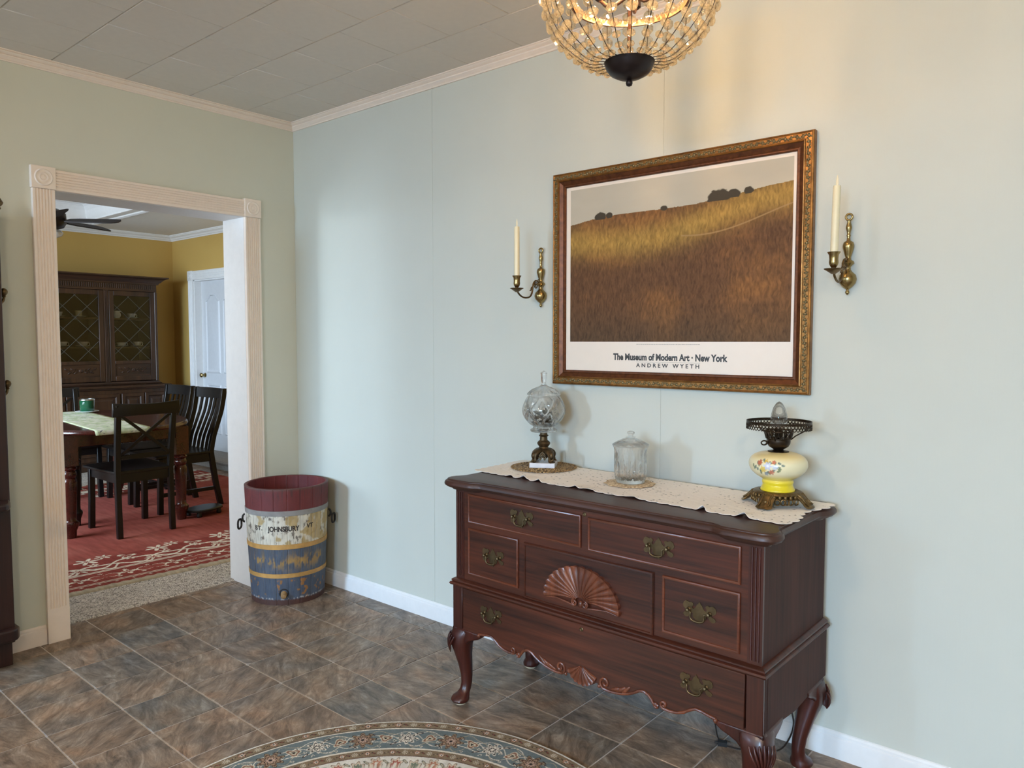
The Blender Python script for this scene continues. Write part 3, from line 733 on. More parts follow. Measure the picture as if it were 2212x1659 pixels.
lr = bigmesh('lace_runner', X, Y, Z, np.repeat(den[..., None], 3, 2), lace.m)
sd_ = lr.modifiers.new('thick', 'SOLIDIFY'); sd_.thickness = .0008; sd_.offset = 1
tag(lr, 'white eyelet lace runner with scalloped edges lying on the mahogany chest', 'table runner')

# crocheted gold mat
om = NT('gold_crochet'); vv = om.N('ShaderNodeTexVoronoi'); vv.inputs['Scale'].default_value = 160; om.L(om.coords(), vv.inputs['Vector'])
om.set(color=om.ramp(vv.outputs['Distance'], [(.1, lin(206, 178, 128)), (.5, lin(150, 118, 76)), (.8, lin(62, 46, 30))]), rough=.6, metal=.2); om.bump(vv.outputs['Distance'], .8, .004)
MC = (1.893, -.142); m = MB()
m.lathe([(.001, 0), (.118, 0), (.121, .002), (.118, .0035), (.001, .0035)], 64)
for k in range(56):
    t = 2*PI*k/56; r = .124
    m.tube([(r*math.cos(t) + .0065*math.cos(t+q), r*math.sin(t) + .0065*math.sin(t+q), .0022) for q in [2*PI*j/8 for j in range(8)]], .0017, 5, True)
for rr in (.03, .05, .07, .09, .11): m.tube([(rr*math.cos(q), rr*math.sin(q), .0038) for q in [2*PI*j/64 for j in range(64)]], .0022, 6, True)
o = m.build('crocheted_mat', om.m, ang=60); o.location = (*MC, TZ + .005); tag(o, 'round brown and gold crocheted mat under the crystal jar on the brass pedestal', 'doily')

# crystal compote on a cast foot
jar = thing('pedestal_jar', 'tall lidded cut crystal jar on ornate brass pedestal with marble base', 'jar', (1.893, -.143, TZ + .010), math.radians(30))
MB().box(-.050, .050, -.050, .050, 0, .019).build('marble_base', M['marble'], jar, bevel=.0015)
m = MB().lathe([(.03, .045), (.036, .052), (.030, .066), (.020, .072), (.018, .078), (.024, .086), (.0265, .092), (.022, .100), (.0155, .104), (.0145, .118), (.018, .120), (.0195, .1235), (.015, .126), (.014, .137), (.02, .139)], 24)
for k in range(4):
    a = PI/4 + k*PI/2; c, s_ = math.cos(a), math.sin(a); secs = []
    for r, z, w, t in ((.012,.068,.020,.012),(.026,.066,.022,.012),(.038,.060,.021,.012),(.046,.050,.017,.012),(.048,.040,.014,.011),(.046,.030,.013,.010),(.050,.023,.015,.008),(.058,.0195,.014,.004)):
        secs.append([(c*(r + t*math.cos(q)*.5) - s_*w*math.sin(q), s_*(r + t*math.cos(q)*.5) + c*w*math.sin(q), z + t*.45*math.cos(q)) for q in [2*PI*j/10 for j in range(10)]])
    m.loft(secs)
    m.ball((c*.05, s_*.05, .046), .0095, 10, 8, (1, 1, 1.4)); m.ball((c*.053, s_*.053, .028), .006, 8, 6)
    b2 = a + PI/4; c2, s2 = math.cos(b2), math.sin(b2)
    for dz, w in ((.05, .012), (.04, .016), (.033, .01)):
        m.tube([(c2*.034 - s2*w*u, s2*.034 + c2*w*u, dz + .01*math.cos(u*2)) for u in (-1, -.5, 0, .5, 1)], .0035, 6)
m.build('cast_pedestal', simple('dark_cast_bronze', (88, 72, 50), .42, .8, var=.35, scale=90, bump=.3, bscale=200), jar, ang=50)
def cutglass(prof, inner, n=120, cut=None):
    m = MB(); P0 = np.array(prof); Q = np.array(inner); th = np.linspace(0, 2*PI, n, endpoint=False)[None, :]
    R = np.repeat(P0[:, :1], n, 1); Zz = np.repeat(P0[:, 1:], n, 1)
    if cut is not None: R = R - cut(th, Zz)
    m.grid(R*np.cos(th), R*np.sin(th), Zz, wrap=True); k0 = len(m.v)
    R2 = np.repeat(Q[:, :1], n, 1); Z2 = np.repeat(Q[:, 1:], n, 1)
    m.grid(R2*np.cos(th), R2*np.sin(th), Z2, wrap=True)
    a, b = (len(P0) - 1) * n, k0      # join outer rim to first ring of the inner wall
    m.f += [(a+i, a+(i+1) % n, b+(i+1) % n, b+i) for i in range(n)]
    e = k0 + (len(Q) - 1) * n; m.f += [tuple(range(e, e + n)), tuple(range(n))]
    return m
def curve(pts, n=40):
    pts = np.array(pts, float); t = np.r_[0, np.cumsum(np.hypot(*np.diff(pts, axis=0).T))]; out = []
    u = np.linspace(0, t[-1], n)
    try:
        d = np.gradient(pts, t, axis=0)
    except Exception: d = None
    for q in u:
        i = min(np.searchsorted(t, q, side='right') - 1, len(t) - 2); L = t[i+1] - t[i]; s = (q - t[i]) / L
        h00, h10, h01, h11 = 2*s**3-3*s**2+1, s**3-2*s**2+s, -2*s**3+3*s**2, s**3-s**2
        out.append(h00*pts[i] + h10*L*d[i] + h01*pts[i+1] + h11*L*d[i+1])
    return [tuple(p) for p in out]
def pin(th, z):
    u = (z - .215) / .055; env = np.exp(-u**4)
    a = np.maximum(0, np.cos(6*th + 2.2*u)) ** 10 + np.maximum(0, np.cos(6*th - 2.8*u + 1.2)) ** 14 + .8 * np.maximum(0, np.cos(12*th)) ** 8 * (z < .178) * (z > .150)
    return .0055 * env * a + .003 * np.maximum(0, np.cos(20*th)) ** 4 * (z < .165) * (z > .15)
op = curve([(.038,.138),(.052,.139),(.0535,.146),(.044,.152),(.041,.157),(.052,.165),(.070,.183),(.083,.205),(.086,.222),(.082,.245),(.072,.266),(.062,.281)], 60)
ip = curve([(.059,.281),(.069,.265),(.0785,.244),(.0825,.222),(.079,.207),(.067,.187),(.048,.170),(.030,.166),(.002,.166)], 30)
cutglass(op, ip, 144, pin).build('crystal_bowl', M['crystal'], jar, ang=40)
ld_ = MB(); cutl = lambda th, z: .003 * np.maximum(0, np.cos(18*th)) ** 3 * (z < .312) * (z > .284)
cutglass([(.062,.2835),(.0665,.285),(.066,.289),(.058,.298),(.046,.307),(.03,.314),(.018,.318),(.0095,.324),(.009,.329)], [(.0001,.329),(.0001,.328)], 108, cutl).build('crystal_lid', M['crystal'], jar, ang=40)
MB().loft([[(r*math.cos(2*PI*k/6), r*math.sin(2*PI*k/6), z) for k in range(6)] for r, z in ((.007,.3292),(.0095,.334),(.0125,.366),(.0135,.370),(.010,.374),(.0005,.379))]).build('crystal_finial', M['crystal'], jar, ang=15)
fo = thing('foil_foliage', 'dark green and white foil leaves inside the crystal jar on the pedestal', 'ornament', (1.893, -.143, TZ + .178))
ml, mw = MB(), MB()
for k in range(16):
    a = k * 2.4; r = .015 + .002 * k; z = .006 + (k % 5) * .007; c, s_ = math.cos(a), math.sin(a)
    t = MB().prism([(0, 0), (.012, .009), (.028, .007), (.036, 0), (.027, -.008), (.011, -.009)], 'z', 0, .001)
    t.xf(Matrix.Translation((r*c*.7, r*s_*.7, z)) @ Matrix.Rotation(a, 4, 'Z') @ Matrix.Rotation(-.25 - .2 * (k % 3), 4, 'Y') @ Matrix.Rotation(.4 * (k % 4) - .6, 4, 'X'))
    (ml if k % 3 else mw).add(t.v, t.f)
ml.build('leaves', M['leafdark'], fo); mw.build('petals', M['white_ash'], fo)

# small crystal biscuit jar on a cream doily
dc = (2.330, -.214); m = MB(); secs = []
for r, z in ((.0, .0), (.085, 0), (.088, .0012), (.085, .0022), (.0, .0022)):
    secs.append([((r * (1 + .05 * math.cos(10*t) if r > .05 else 1)) * math.cos(t), (r * (1 + .05*math.cos(10*t) if r > .05 else 1)) * math.sin(t), z) for t in [2*PI*j/80 for j in range(80)]])
m.loft([[tuple(p) for p in q] if q[0] != q[1] else [(.001*math.cos(2*PI*j/80), .001*math.sin(2*PI*j/80), q[0][2]) for j in range(80)] for q in secs])
doil = NT('cream_doily'); vd = doil.N('ShaderNodeTexVoronoi'); vd.inputs['Scale'].default_value = 120; doil.L(doil.coords(), vd.inputs['Vector'])
doil.set(color=doil.ramp(vd.outputs['Distance'], [(.3, lin(240, 220, 184)), (.75, lin(176, 144, 106))]), rough=.9); doil.bump(vd.outputs['Distance'], .6, .003)
o = m.build('doily', doil.m, ang=60); o.location = (*dc, TZ + .0048); tag(o, 'small cream scalloped doily under the lidded glass biscuit jar', 'doily')
bj = thing('biscuit_jar', 'small lidded cut glass biscuit jar at the middle of the lace runner', 'jar', (2.328, -.205, TZ + .0072))
def flutes(th, z): return .0016*(z > .05)*np.maximum(0, np.cos(16*th))**6*(1-sm(.105, .12, z)) + .0052 * np.maximum(0, np.cos(14*th)) ** 2 * sm(.012, .02, z) * (1 - sm(.075, .098, z + .012*np.cos(14*th))) + .0015 * np.maximum(0, np.cos(28*th + 300*z)) ** 3 * sm(.008, .02, z) * (1 - sm(.04, .06, z))
op = curve([(.040,.0),(.047,.001),(.052,.010),(.0565,.03),(.058,.06),(.0575,.09),(.0575,.112),(.060,.124),(.0635,.131)], 56)
ip = curve([(.0605,.131),(.057,.123),(.0535,.11),(.0525,.09),(.052,.05),(.049,.025),(.04,.016),(.002,.016)], 24)
cutglass(op, ip, 168, flutes).build('jar_body', M['crystal'], bj, ang=40)
cutglass([(.0635,.132),(.065,.1345),(.063,.137),(.048,.146),(.03,.1545),(.0175,.158),(.0175,.162),(.012,.163),(.008,.166),(.0085,.170),(.013,.174),(.0135,.178),(.0095,.182),(.003,.1835)], [(.0001,.1835),(.0001,.183)], 96, lambda th, z: .0015*np.maximum(0, np.cos(12*th))**2 * (z < .153) * (z > .139)).build('jar_lid', M['crystal'], bj, ang=40)

# oil-style lamp with painted yellow glass font
lamp = thing('parlor_lamp', 'yellow painted glass lamp with brass foot and pierced shade ring, without its shade', 'lamp', (2.851, -.205, TZ + .0035))
m = MB().lathe([(.058,.026),(.070,.026),(.074,.029),(.066,.033),(.073,.038),(.070,.043),(.062,.046),(.053,.046),(.051,.040)], 40, cap=False)
for k in range(28): t = 2*PI*k/28; m.ball((.0725*math.cos(t), .0725*math.sin(t), .0335), .0058, 6, 5, (1, 1, 1.2))
m.build('foot_ring', M['bronze'], lamp, ang=60)
FTA = [math.radians(d) for d in (268, 358, 88, 178)]
for a in FTA:
    c, s_ = math.cos(a), math.sin(a); secs = []
    for r, z, w, t in ((.060,.036,.022,.007),(.070,.034,.026,.007),(.078,.028,.025,.007),(.086,.019,.022,.0065),(.093,.011,.024,.006),(.102,.006,.026,.005),(.109,.0035,.017,.0035)):
        secs.append([(c*(r + t*math.cos(q)*.7) - s_*w*math.sin(q), s_*(r + t*math.cos(q)*.7) + c*w*math.sin(q), max(0, z + t*.7*math.cos(q) * (1 + .35*math.cos(3*q)))) for q in [2*PI*j/14 for j in range(14)]])
    f = MB().loft(secs)
    for s3 in (-1, 0, 1): f.tube([(c*r - s_*s3*.011*w, s_*r + c*s3*.011*w, z + .0065) for r, z, w in ((.064,.036,1.2),(.074,.031,1.3),(.085,.020,1.1),(.094,.011,1.3),(.104,.006,1.4))], [.003,.004,.0036,.0036,.002], 6)
    f.ball((c*.087, s_*.087, .021), .009, 10, 6, (1, 1, .9)); f.build('foot', M['bronze'], lamp, ang=60)
for a in FTA:
    sk = MB()
    for u in (.25, .40, .5, .60, .75):
        t = a + u*PI/2; c, s_ = math.cos(t), math.sin(t); r = .070 + .006*abs(u-.5)*4; z = .020
        sk.tube([(c*r - s_*.0075*math.cos(q), s_*r + c*.0075*math.cos(q), z + .0085*math.sin(q)) for q in [2*PI*j/10 for j in range(10)]], .0022, 6, True)
    sk.build('pierced_skirt', M['bronze'], lamp, ang=60)
VD = .014
vp = curve([(.050,.056),(.051,.060),(.047,.070),(.0445,.078),(.046,.083),(.0465,.087),(.044,.092),(.050,.097),(.066,.107),(.080,.121),(.0865,.137),(.085,.150),(.076,.163),(.060,.172),(.042,.1765),(.026,.178)], 110)
nth = 260; th = np.linspace(0, 2*PI, nth)[None, :]; VP = np.array(vp); R = np.repeat(VP[:, :1], nth, 1); Zz = np.repeat(VP[:, 1:], nth, 1)
col = np.broadcast_to(np.array(lin(236, 226, 186)), R.shape + (3,)).copy()
col = mixc(col, lin(232, 208, 40), 1 - sm(.082, .118, Zz)); col = mixc(col, lin(240, 214, 140), sm(.150, .172, Zz) * .8)
# flower spray facing the room
ac = math.atan2(-2.478 + .192, 3.69 - 2.868) - .32; A = (th - 2*PI - ac + PI) % (2*PI) - PI; Sx = A * .083 / 1.3; Sz = (Zz - .137) / 1.3
def petal(cx, cz, r, c, k=5, ph=0, c2=None):
    global col
    dx, dz = Sx - cx, Sz - cz; d = np.hypot(dx, dz); t = np.arctan2(dz, dx)
    rr = r * (.78 + .22*np.cos(k*t + ph)); mk = 1 - sm(rr*.8, rr, d); sh = .75 + .35*vnoise(dx*900+50, dz*900+50, 3)
    col = mixc(col, c, mk * np.clip(sh, 0, 1))
    if c2: col = mixc(col, c2, (1 - sm(r*.15, r*.35, d)))
for k in range(26):
    q = k * 2.399; rr = .012 + .0012*(k % 9); petal(-.003 + 1.7*rr*math.cos(q), .002 + .8*rr*math.sin(q), .0045, lin(120, 132, 96) if k % 2 else lin(96, 118, 112), 2, q)
petal(-.021, .011, .0085, lin(196, 104, 72), 7); petal(.012, .014, .006, lin(206, 116, 84), 5); petal(-.006, .015, .006, lin(222, 180, 60), 5)
petal(-.012, -.004, .0095, lin(226, 196, 92), 6, .4); petal(.007, -.009, .008, lin(200, 120, 92), 6); petal(.015, .003, .008, lin(196, 204, 216), 5)
petal(-.001, .005, .0115, lin(204, 206, 226), 6, .3, lin(238, 236, 244)); petal(-.006, -.014, .006, lin(150, 160, 170), 5)
yg = vcol('painted_yellow_glass', .28, coat=.3)
bigmesh('glass_font', R*np.cos(th), R*np.sin(th), Zz - VD, col, yg, lamp)
bz = MB().lathe([(.001,.176),(.031,.1765),(.0315,.1795),(.020,.181),(.014,.184),(.018,.187),(.029,.194),(.0345,.203),(.0355,.211),(.035,.216),(.0375,.218),(.0375,.2195),(.034,.2195),(.001,.2195)], 32)
bz.build('burner', M['bronze_dark'], lamp, loc=(0, 0, -VD))
g = MB()
for k in range(18):
    t = 2*PI*k/18; c, s_ = math.cos(t), math.sin(t)
    g.tube([(c*.0365 - s_*q, s_*.0365 + c*q, .219 + .0) for q in (0,)] + [(c*.038 - s_*.0035, s_*.038 + c*.0035, .226), (c*.040 - s_*.004, s_*.040+c*.004, .234), (c*.042, s_*.042, .241)], .0022, 5)
    g.tube([(c*.0365, s_*.0365, .219), (c*.038 + s_*.0035, s_*.038 - c*.0035, .226), (c*.040 + s_*.004, s_*.040 - c*.004, .234), (c*.042, s_*.042, .241)], .0022, 5)
g.tube([(.042*math.cos(2*PI*j/36), .042*math.sin(2*PI*j/36), .241) for j in range(36)], .0022, 6, True)
g.build('gallery', M['bronze_dark'], lamp, ang=60, loc=(0, 0, -VD))
m = MB().lathe([(.0935,.2655),(.0955,.2655),(.0955,.271),(.096,.273),(.0935,.273)], 64, cap=False); m.f += [(256+i, 256+(i+1) % 64, (i+1) % 64, i) for i in range(64)]
for k in range(56):
    t = 2*PI*k/56; c, s_ = math.cos(t), math.sin(t); r = .0948
    for dz, w in ((.2615, .0044), (.2535, .0046)):
        tt = t + (PI/56 if dz < .26 else 0); c, s_ = math.cos(tt), math.sin(tt)
        m.tube([(c*r - s_*w*math.cos(q), s_*r + c*w*math.cos(q), dz + w*math.sin(q)) for q in [2*PI*j/8 for j in range(8)]], .0013, 4, True)
    m.ball((c*r, s_*r, .2485), .0017, 5, 4)
for k in range(3):
    t = .6 + 2*PI*k/3; c, s_ = math.cos(t), math.sin(t); m.tube([(c*.036, s_*.036, .214), (c*.05, s_*.05, .226), (c*.075, s_*.075, .24), (c*.094, s_*.094, .255)], .002, 6)
m.build('shade_ring', M['bronze_dark'], lamp, ang=50, loc=(0, 0, -VD))
tk = math.atan2(-.7, -.75); c, s_ = math.cos(tk), math.sin(tk)
MB().tube([(c*(.045 + .009*math.cos(q)), s_*(.045 + .009*math.cos(q)), .205 + .0065*math.sin(q)) for q in [2*PI*j/14 for j in range(14)]], .0022, 6, True).tube([(c*.03, s_*.03, .203), (c*.04, s_*.04, .204)], .002, 6).build('turn_key', M['bronze_dark'], lamp, loc=(0, 0, -VD))
MB().lathe([(.010,.216),(.012,.23),(.012,.25),(.020,.256),(.0245,.266),(.025,.276),(.0232,.294),(.0175,.313),(.009,.327),(.001,.332)], 24).build('flame_bulb', M['bulbglass'], lamp, ang=60, loc=(0, 0, -VD))
MB().lathe([(.0105,.2195),(.0125,.222),(.0125,.249),(.008,.251)], 16).build('bulb_socket', M['bronze_dark'], lamp, loc=(0, 0, -VD))

# lamp cord hanging behind the chest
def curve3(pts, n=60):
    pts = np.array(pts, float); t = np.r_[0, np.cumsum(np.linalg.norm(np.diff(pts, axis=0), axis=1))]; d = np.gradient(pts, t, axis=0); out = []
    for q in np.linspace(0, t[-1], n):
        i = min(np.searchsorted(t, q, side='right') - 1, len(t) - 2); L = t[i+1]-t[i]; s = (q-t[i])/L
        out.append(tuple((2*s**3-3*s**2+1)*pts[i] + (s**3-2*s**2+s)*L*d[i] + (3*s**2-2*s**3)*pts[i+1] + (s**3-s**2)*L*d[i+1]))
    return out
cd_ = thing('lamp_cord', 'thin brown electric cord with plug on the floor behind the chest', 'cord', (0, 0, 0))
MB().tube(curve3([(2.497,-.03,.30),(2.505,-.035,.22),(2.55,-.06,.11),(2.61,-.10,.035),(2.648,-.15,.005),(2.672,-.172,.004)], 40), .0028, 6).build('cord_run', M['cord'], cd_)
MB().tube(curve3([(2.68,-.175,.004),(2.73,-.165,.004),(2.80,-.12,.004),(2.835,-.10,.012),(2.865,-.09,.06),(2.875,-.085,.11),(2.862,-.08,.16),(2.85,-.07,.21),(2.88,-.055,.28)], 50), .0028, 6).build('cord_run', M['cord'], cd_)
p = MB().box(-.015, .015, -.010, .010, 0, .014).box(-.026, -.015, -.006, -.0045, .006, .009).box(-.026, -.015, .0045, .006, .006, .009).build('plug', M['rubber'], cd_, bevel=.004); p.location = (2.672, -.173, .0005); p.rotation_euler = (0, 0, .4)

# ------------------------------------------------------------------ framed poster
fx0, fx1, fz0, fz1 = 1.846, 2.879, 1.174, 2.018
fr = thing('framed_poster', 'museum poster of a brown hillside in an ornate gilt frame above the chest', 'picture', (0, 0, 0))
def rail(m, prof):
    secs = []
    for cx, cz, sx, sz in ((fx0, fz0, 1, 1), (fx1, fz0, -1, 1), (fx1, fz1, -1, -1), (fx0, fz1, 1, -1)):
        secs.append([(cx + sx*o, -.002 - h, cz + sz*o) for o, h in prof])
    return m.loft(secs, False, True)
rail(MB(), [(0, 0), (0, .020), (.002, .024), (.006, .026), (.008, .0245), (.026, .0245), (.028, .027), (.031, .028), (.033, .025), (.033, 0)]).build('outer_frame', M['gilt'], fr, ang=25)
rail(MB(), [(.033, 0), (.033, .0225), (.040, .019), (.047, .015), (.050, .0165), (.054, .0165), (.057, .013), (.058, .008), (.058, 0)]).build('inner_frame', M['gilt_dark'], fr, ang=25)
m = MB()
def orn(x, z, horiz, k):
    a = 0 if horiz else PI/2
    def e(u, v, r, sc, rot):
        t = MB().ball((0, 0, 0), 1, 6, 4, (r*sc, .0032, r)); X = u if horiz else -v; Zc = v if horiz else u
        t.xf(Matrix.Translation((x + X, -.0265, z + Zc)) @ Matrix.Rotation(rot - a, 4, 'Y')); m.add(t.v, t.f)
    s = 1 if k % 2 else -1
    e(0, 0, .0042, 1.3, 0); e(-.008, s*.003, .0026, 2.4, s*.7); e(.008, -s*.003, .0026, 2.4, s*.7); e(.0, s*.0055, .002, 2.2, 0); e(0, -s*.0055, .002, 2.2, 0)
nx = 54; nz_ = 44
for k in range(nx):
    x = fx0 + .017 + (fx1-fx0-.034)*k/(nx-1); orn(x, fz0 + .017, True, k); orn(x, fz1 - .017, True, k)
for k in range(1, nz_-1):
    z = fz0 + .017 + (fz1-fz0-.034)*k/(nz_-1); orn(fx0 + .017, z, False, k); orn(fx1 - .017, z, False, k)
stuff(m.build('carved_border', M['gilt_carve'], fr, ang=60))
px0, px1, pz0, pz1 = fx0 + .055, fx1 - .055, fz0 + .05, fz1 - .05
MB().box(px0, px1, -.009, -.002, pz0, pz1).build('paper', M['paper'], fr)
ax0, ax1, az0, az1 = 1.924, 2.811, 1.346, 1.948
gx, gz = np.meshgrid(np.linspace(0, 1, 520), np.linspace(0, 1, 360), indexing='ij')
hor = .78 + .075*np.sin(gx*2.4 - .5) + .03*np.sin(gx*6 + 1) + .004*(fbm(gx*60, gz*0, 2, 4)-.5)
sky = np.array(lin(190, 182, 164)) * (1 + .22*(fbm(gx*3, gz*6, 4, 8)[..., None]-.5)) + .06*sm(.7, 1, 1-gz+.2*gx)[..., None]
bl = fbm(gx*170 + 3*fbm(gx*14, gz*20, 3, 21), gz*34, 4, 9); bg = fbm(gx*6, gz*5, 5, 11)
grass = mixc(np.broadcast_to(np.array(lin(100, 70, 46)), gx.shape+(3,)), lin(140, 96, 54), sm(.35, .75, bg)*.8)
band = np.exp(-((gz - hor + .12 + .06*np.sin(gx*5))/.09)**2); grass = mixc(grass, lin(176, 140, 70), band*.75)
grass = mixc(grass, lin(84, 66, 48), sm(.30, .0, gz)*.75); grass = grass * (.45 + 1.1*bl[..., None])
pic = np.where((gz > hor)[..., None], sky, grass)
for cx, w, hh in ((.16, .030, .030), (.205, .018, .02), (.71, .05, .05), (.77, .028, .032), (.83, .02, .022), (.47, .016, .016)):
    hc = np.interp(cx, gx[:, 0], hor[:, 0]); d = ((gx-cx)/w)**2 + ((gz-hc-.004)/hh)**2 + .5*(fbm(gx*70, gz*70, 2, 31)-.5)
    pic = mixc(pic, lin(70, 62, 50), (1 - sm(.8, 1.05, d)) * (gz > hc - .014))
pathd = np.abs(gz - (.60 + .05*np.sin(gx*7) + .12*gx)); pic = mixc(pic, lin(170, 136, 92), (1-sm(.002, .006, pathd))*(gx > .55)*.7)
bigmesh('landscape_print', ax0 + (ax1-ax0)*gx, np.full_like(gx, -.0095), az0 + (az1-az0)*gz, pic, M['paint'], fr)
def wtext(s, size, x, z, bold=0, sx=1, sp=1.0, nm='lettering'):
    t = text(s, size, M['ink'], nm, fr, .0002, bold, sx, 'CENTER', sp); t.location = (x, -.0094, z); t.rotation_euler = (PI/2, 0, 0); return t
def fit(t, w):
    xs_ = [v.co.x for v in t.data.vertices]; k = w / (max(xs_) - min(xs_)); c = (max(xs_) + min(xs_)) / 2
    for v in t.data.vertices: v.co.x = (v.co.x - c) * k
fit(wtext('The Museum of Modern Art \u00b7 New York', .0335, 2.362, 1.277, .0014), .466)
fit(wtext('ANDREW WYETH', .0205, 2.360, 1.2505, .0005, 1, 1.6), .258)
MB().box(2.231, 2.492, -.0095, -.009, 1.2695, 1.2701).build('rule', M['ink'], fr)
m = MB(); x = 2.231
while x < 2.487: w = random.uniform(.003, .010); m.box(x, x+w, -.0095, -.009, 1.3355, 1.3368); x += w + .0016
stuff(m.build('fine_print_line', simple('faint_ink', (150, 138, 126), .5), fr))

# ------------------------------------------------------------------ sconces
def sconce(label, clabel, x, z0, z1, d, lean):
    S = thing('wall_sconce', label, 'sconce', (x, 0, z0), 0, 'brass candle sconces on the wall'); H = z1 - z0; k = H / .246
    pf = [(.0005,0),(.003,.002),(.0062,.007),(.0055,.011),(.0035,.014),(.0045,.018),(.012,.023),(.0225,.035),(.0255,.047),(.0225,.060),(.0125,.070),(.008,.076),(.0075,.084),(.012,.089),(.0178,.094),(.0165,.100),(.0085,.106),(.0075,.113),(.011,.124),(.0158,.142),(.0158,.15),(.0135,.158),(.0055,.163),(.0045,.174),(.0062,.178),(.0045,.182),(.0055,.190),(.0085,.2),(.0080,.206),(.0045,.219),(.0055,.223),(.002,.225)]
    m = MB().lathe([(r*1.05, z*k) for r, z in pf], 24, (0, -.012, 0)); m.v = [(a, min(b, -.0015), c) for a, b, c in m.v]
    m.tube([(.0095*math.cos(q), -.012, .2335*k + .0095*math.sin(q)) for q in [2*PI*j/20 for j in range(20)]], .0034, 8, True)
    m.build('backplate', M['brass'], S, ang=60)
    pz = .062; m = MB()
    m.tube(curve3([(0,-.018,.090),(0,-.030,.104),(0,-.047,.108),(0,-.060,.098),(0,-.066,.080),(0,-.070,.060),(0,-.082,.043),(0,-d*.64,.036),(0,-d*.82,.040),(0,-d*.94,.052),(0,-d,.064)], 44), .0036, 8)
    m.tube([(0, yy, zz) for yy, _, zz in [(-.044 + .012*(1-.7*u)*math.cos(2.2*PI*u*1.3+1.2), 0, .088 + .013*(1-.7*u)*math.sin(2.2*PI*u*1.3+1.2)) for u in [q/20 for q in range(21)]]], .0026, 6)
    m.tube(curve3([(0,-.022,.116),(0,-.030,.112),(0,-.028,.098),(0,-.022,.085),(0,-.024,.072),(0,-.032,.066)], 20), .0028, 6); m.tube(curve3([(0,-.064,.085),(0,-.075,.078),(0,-.078,.068),(0,-.084,.066)], 12), .0026, 6)
    m.lathe([(.006,.056),(.020,.066),(.0275,.0705),(.0275,.072),(.018,.0695),(.004,.066)], 24, (0, -d, 0))
    m.build('arm', M['antique'], S, ang=60)
    MB().lathe([(.004,.066),(.0065,.074),(.012,.083),(.0135,.090),(.0125,.099),(.0135,.112),(.018,.119),(.0185,.121),(.014,.121),(.012,.110),(.001,.110)], 20, (0, -d, 0)).build('candle_cup', M['brass'], S, ang=50)
    cn = thing('taper_candle', clabel, 'candle', (x, -d, z0 + .111), 0, 'ivory taper candles in the sconces'); cn.rotation_euler = (0, lean, 0)
    MB().lathe([(.0108,0),(.0112,.02),(.0107,.199),(.0098,.2035),(.006,.2045),(.002,.2035)], 20).build('candle_stick', M['wax'], cn, ang=50)
    MB().lathe([(.0022,.203),(.0042,.21),(.0036,.222),(.0005,.235)], 10, scale=(1, .5)).build('flame_tip', M['wax'], cn, ang=60)
sconce('brass wall sconce left of the gilt framed poster', 'ivory candle in the sconce left of the framed poster', 1.775, 1.488, 1.735, .168, 0)
sconce('brass wall sconce right of the gilt framed poster', 'ivory candle in the sconce right of the framed poster', 2.985, 1.492, 1.746, .152, .02)

# ------------------------------------------------------------------ basket chandelier
cx, cy = 2.695, -.84
ch = thing('crystal_chandelier', 'crystal bead basket chandelier with dark bottom bowl hanging from the ceiling', 'chandelier', (cx, cy, 0))
MB().lathe([(.0005,1.980),(.0065,1.9825),(.0085,1.988),(.0075,1.9935),(.005,1.996),(.009,1.997),(.030,2.002),(.047,2.011),(.057,2.023),(.0625,2.039),(.060,2.0405),(.05,2.039),(.001,2.036)], 40).build('bottom_bowl', M['darkmetal'], ch, ang=50)
MB().lathe([(.004,2.045),(.004,2.50)], 10).build('center_rod', M['copper'], ch)
MB().lathe([(.001,2.495),(.03,2.497),(.062,2.52),(.065,2.561),(.001,2.561)], 32).build('ceiling_canopy', M['darkmetal'], ch)
def ring(r, z, rr, name, mt, flat=False):
    m = MB()
    if flat: m.loft([[(r*math.cos(t) + o*math.cos(t), r*math.sin(t) + o*math.sin(t), z + dz) for o, dz in ((-.003, -.007), (.003, -.007), (.003, .007), (-.003, .007))] for t in [2*PI*j/64 for j in range(64)]], False, True)
    else: m.tube([(r*math.cos(t), r*math.sin(t), z) for t in [2*PI*j/64 for j in range(64)]], rr, 8, True)
    return m.build(name, mt, ch)
ir = ring(.143, 2.190, 0, 'inner_ring', M['copper'], True); ring(.205, 2.335, .005, 'top_ring', M['darkmetal']); ring(.05, 2.485, .004, 'crown_ring', M['darkmetal'])
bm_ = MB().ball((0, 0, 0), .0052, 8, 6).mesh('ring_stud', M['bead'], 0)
for j in range(60):
    t = 2*PI*j/60
    for rr_ in (.136, .150): o = link('ring_stud', bm_, ir); o.location = (rr_*math.cos(t), rr_*math.sin(t), 2.195)
SP = curve([(.0605,2.038),(.098,2.039),(.134,2.062),(.170,2.094),(.199,2.140),(.214,2.192),(.218,2.245),(.213,2.295),(.205,2.335)], 120)
UPS = [(.205,2.335),(.165,2.372),(.12,2.412),(.08,2.452),(.05,2.485)]
sp = np.array(SP); sl = np.r_[0, np.cumsum(np.hypot(*np.diff(sp, axis=0).T))]
def at_len(q): return (np.interp(q, sl, sp[:, 0]), np.interp(q, sl, sp[:, 1]))
beads = []; q = .016; size = .0085
while q + size < sl[-1]:
    beads.append((q + size, size)); q += 2 * size + .0065; size = min(.0150, size * 1.13)
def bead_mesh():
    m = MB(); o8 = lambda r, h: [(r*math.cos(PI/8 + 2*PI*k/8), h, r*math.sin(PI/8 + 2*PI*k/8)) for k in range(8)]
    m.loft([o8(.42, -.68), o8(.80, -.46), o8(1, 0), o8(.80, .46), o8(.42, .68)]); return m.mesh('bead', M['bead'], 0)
bme = bead_mesh(); NS = 24
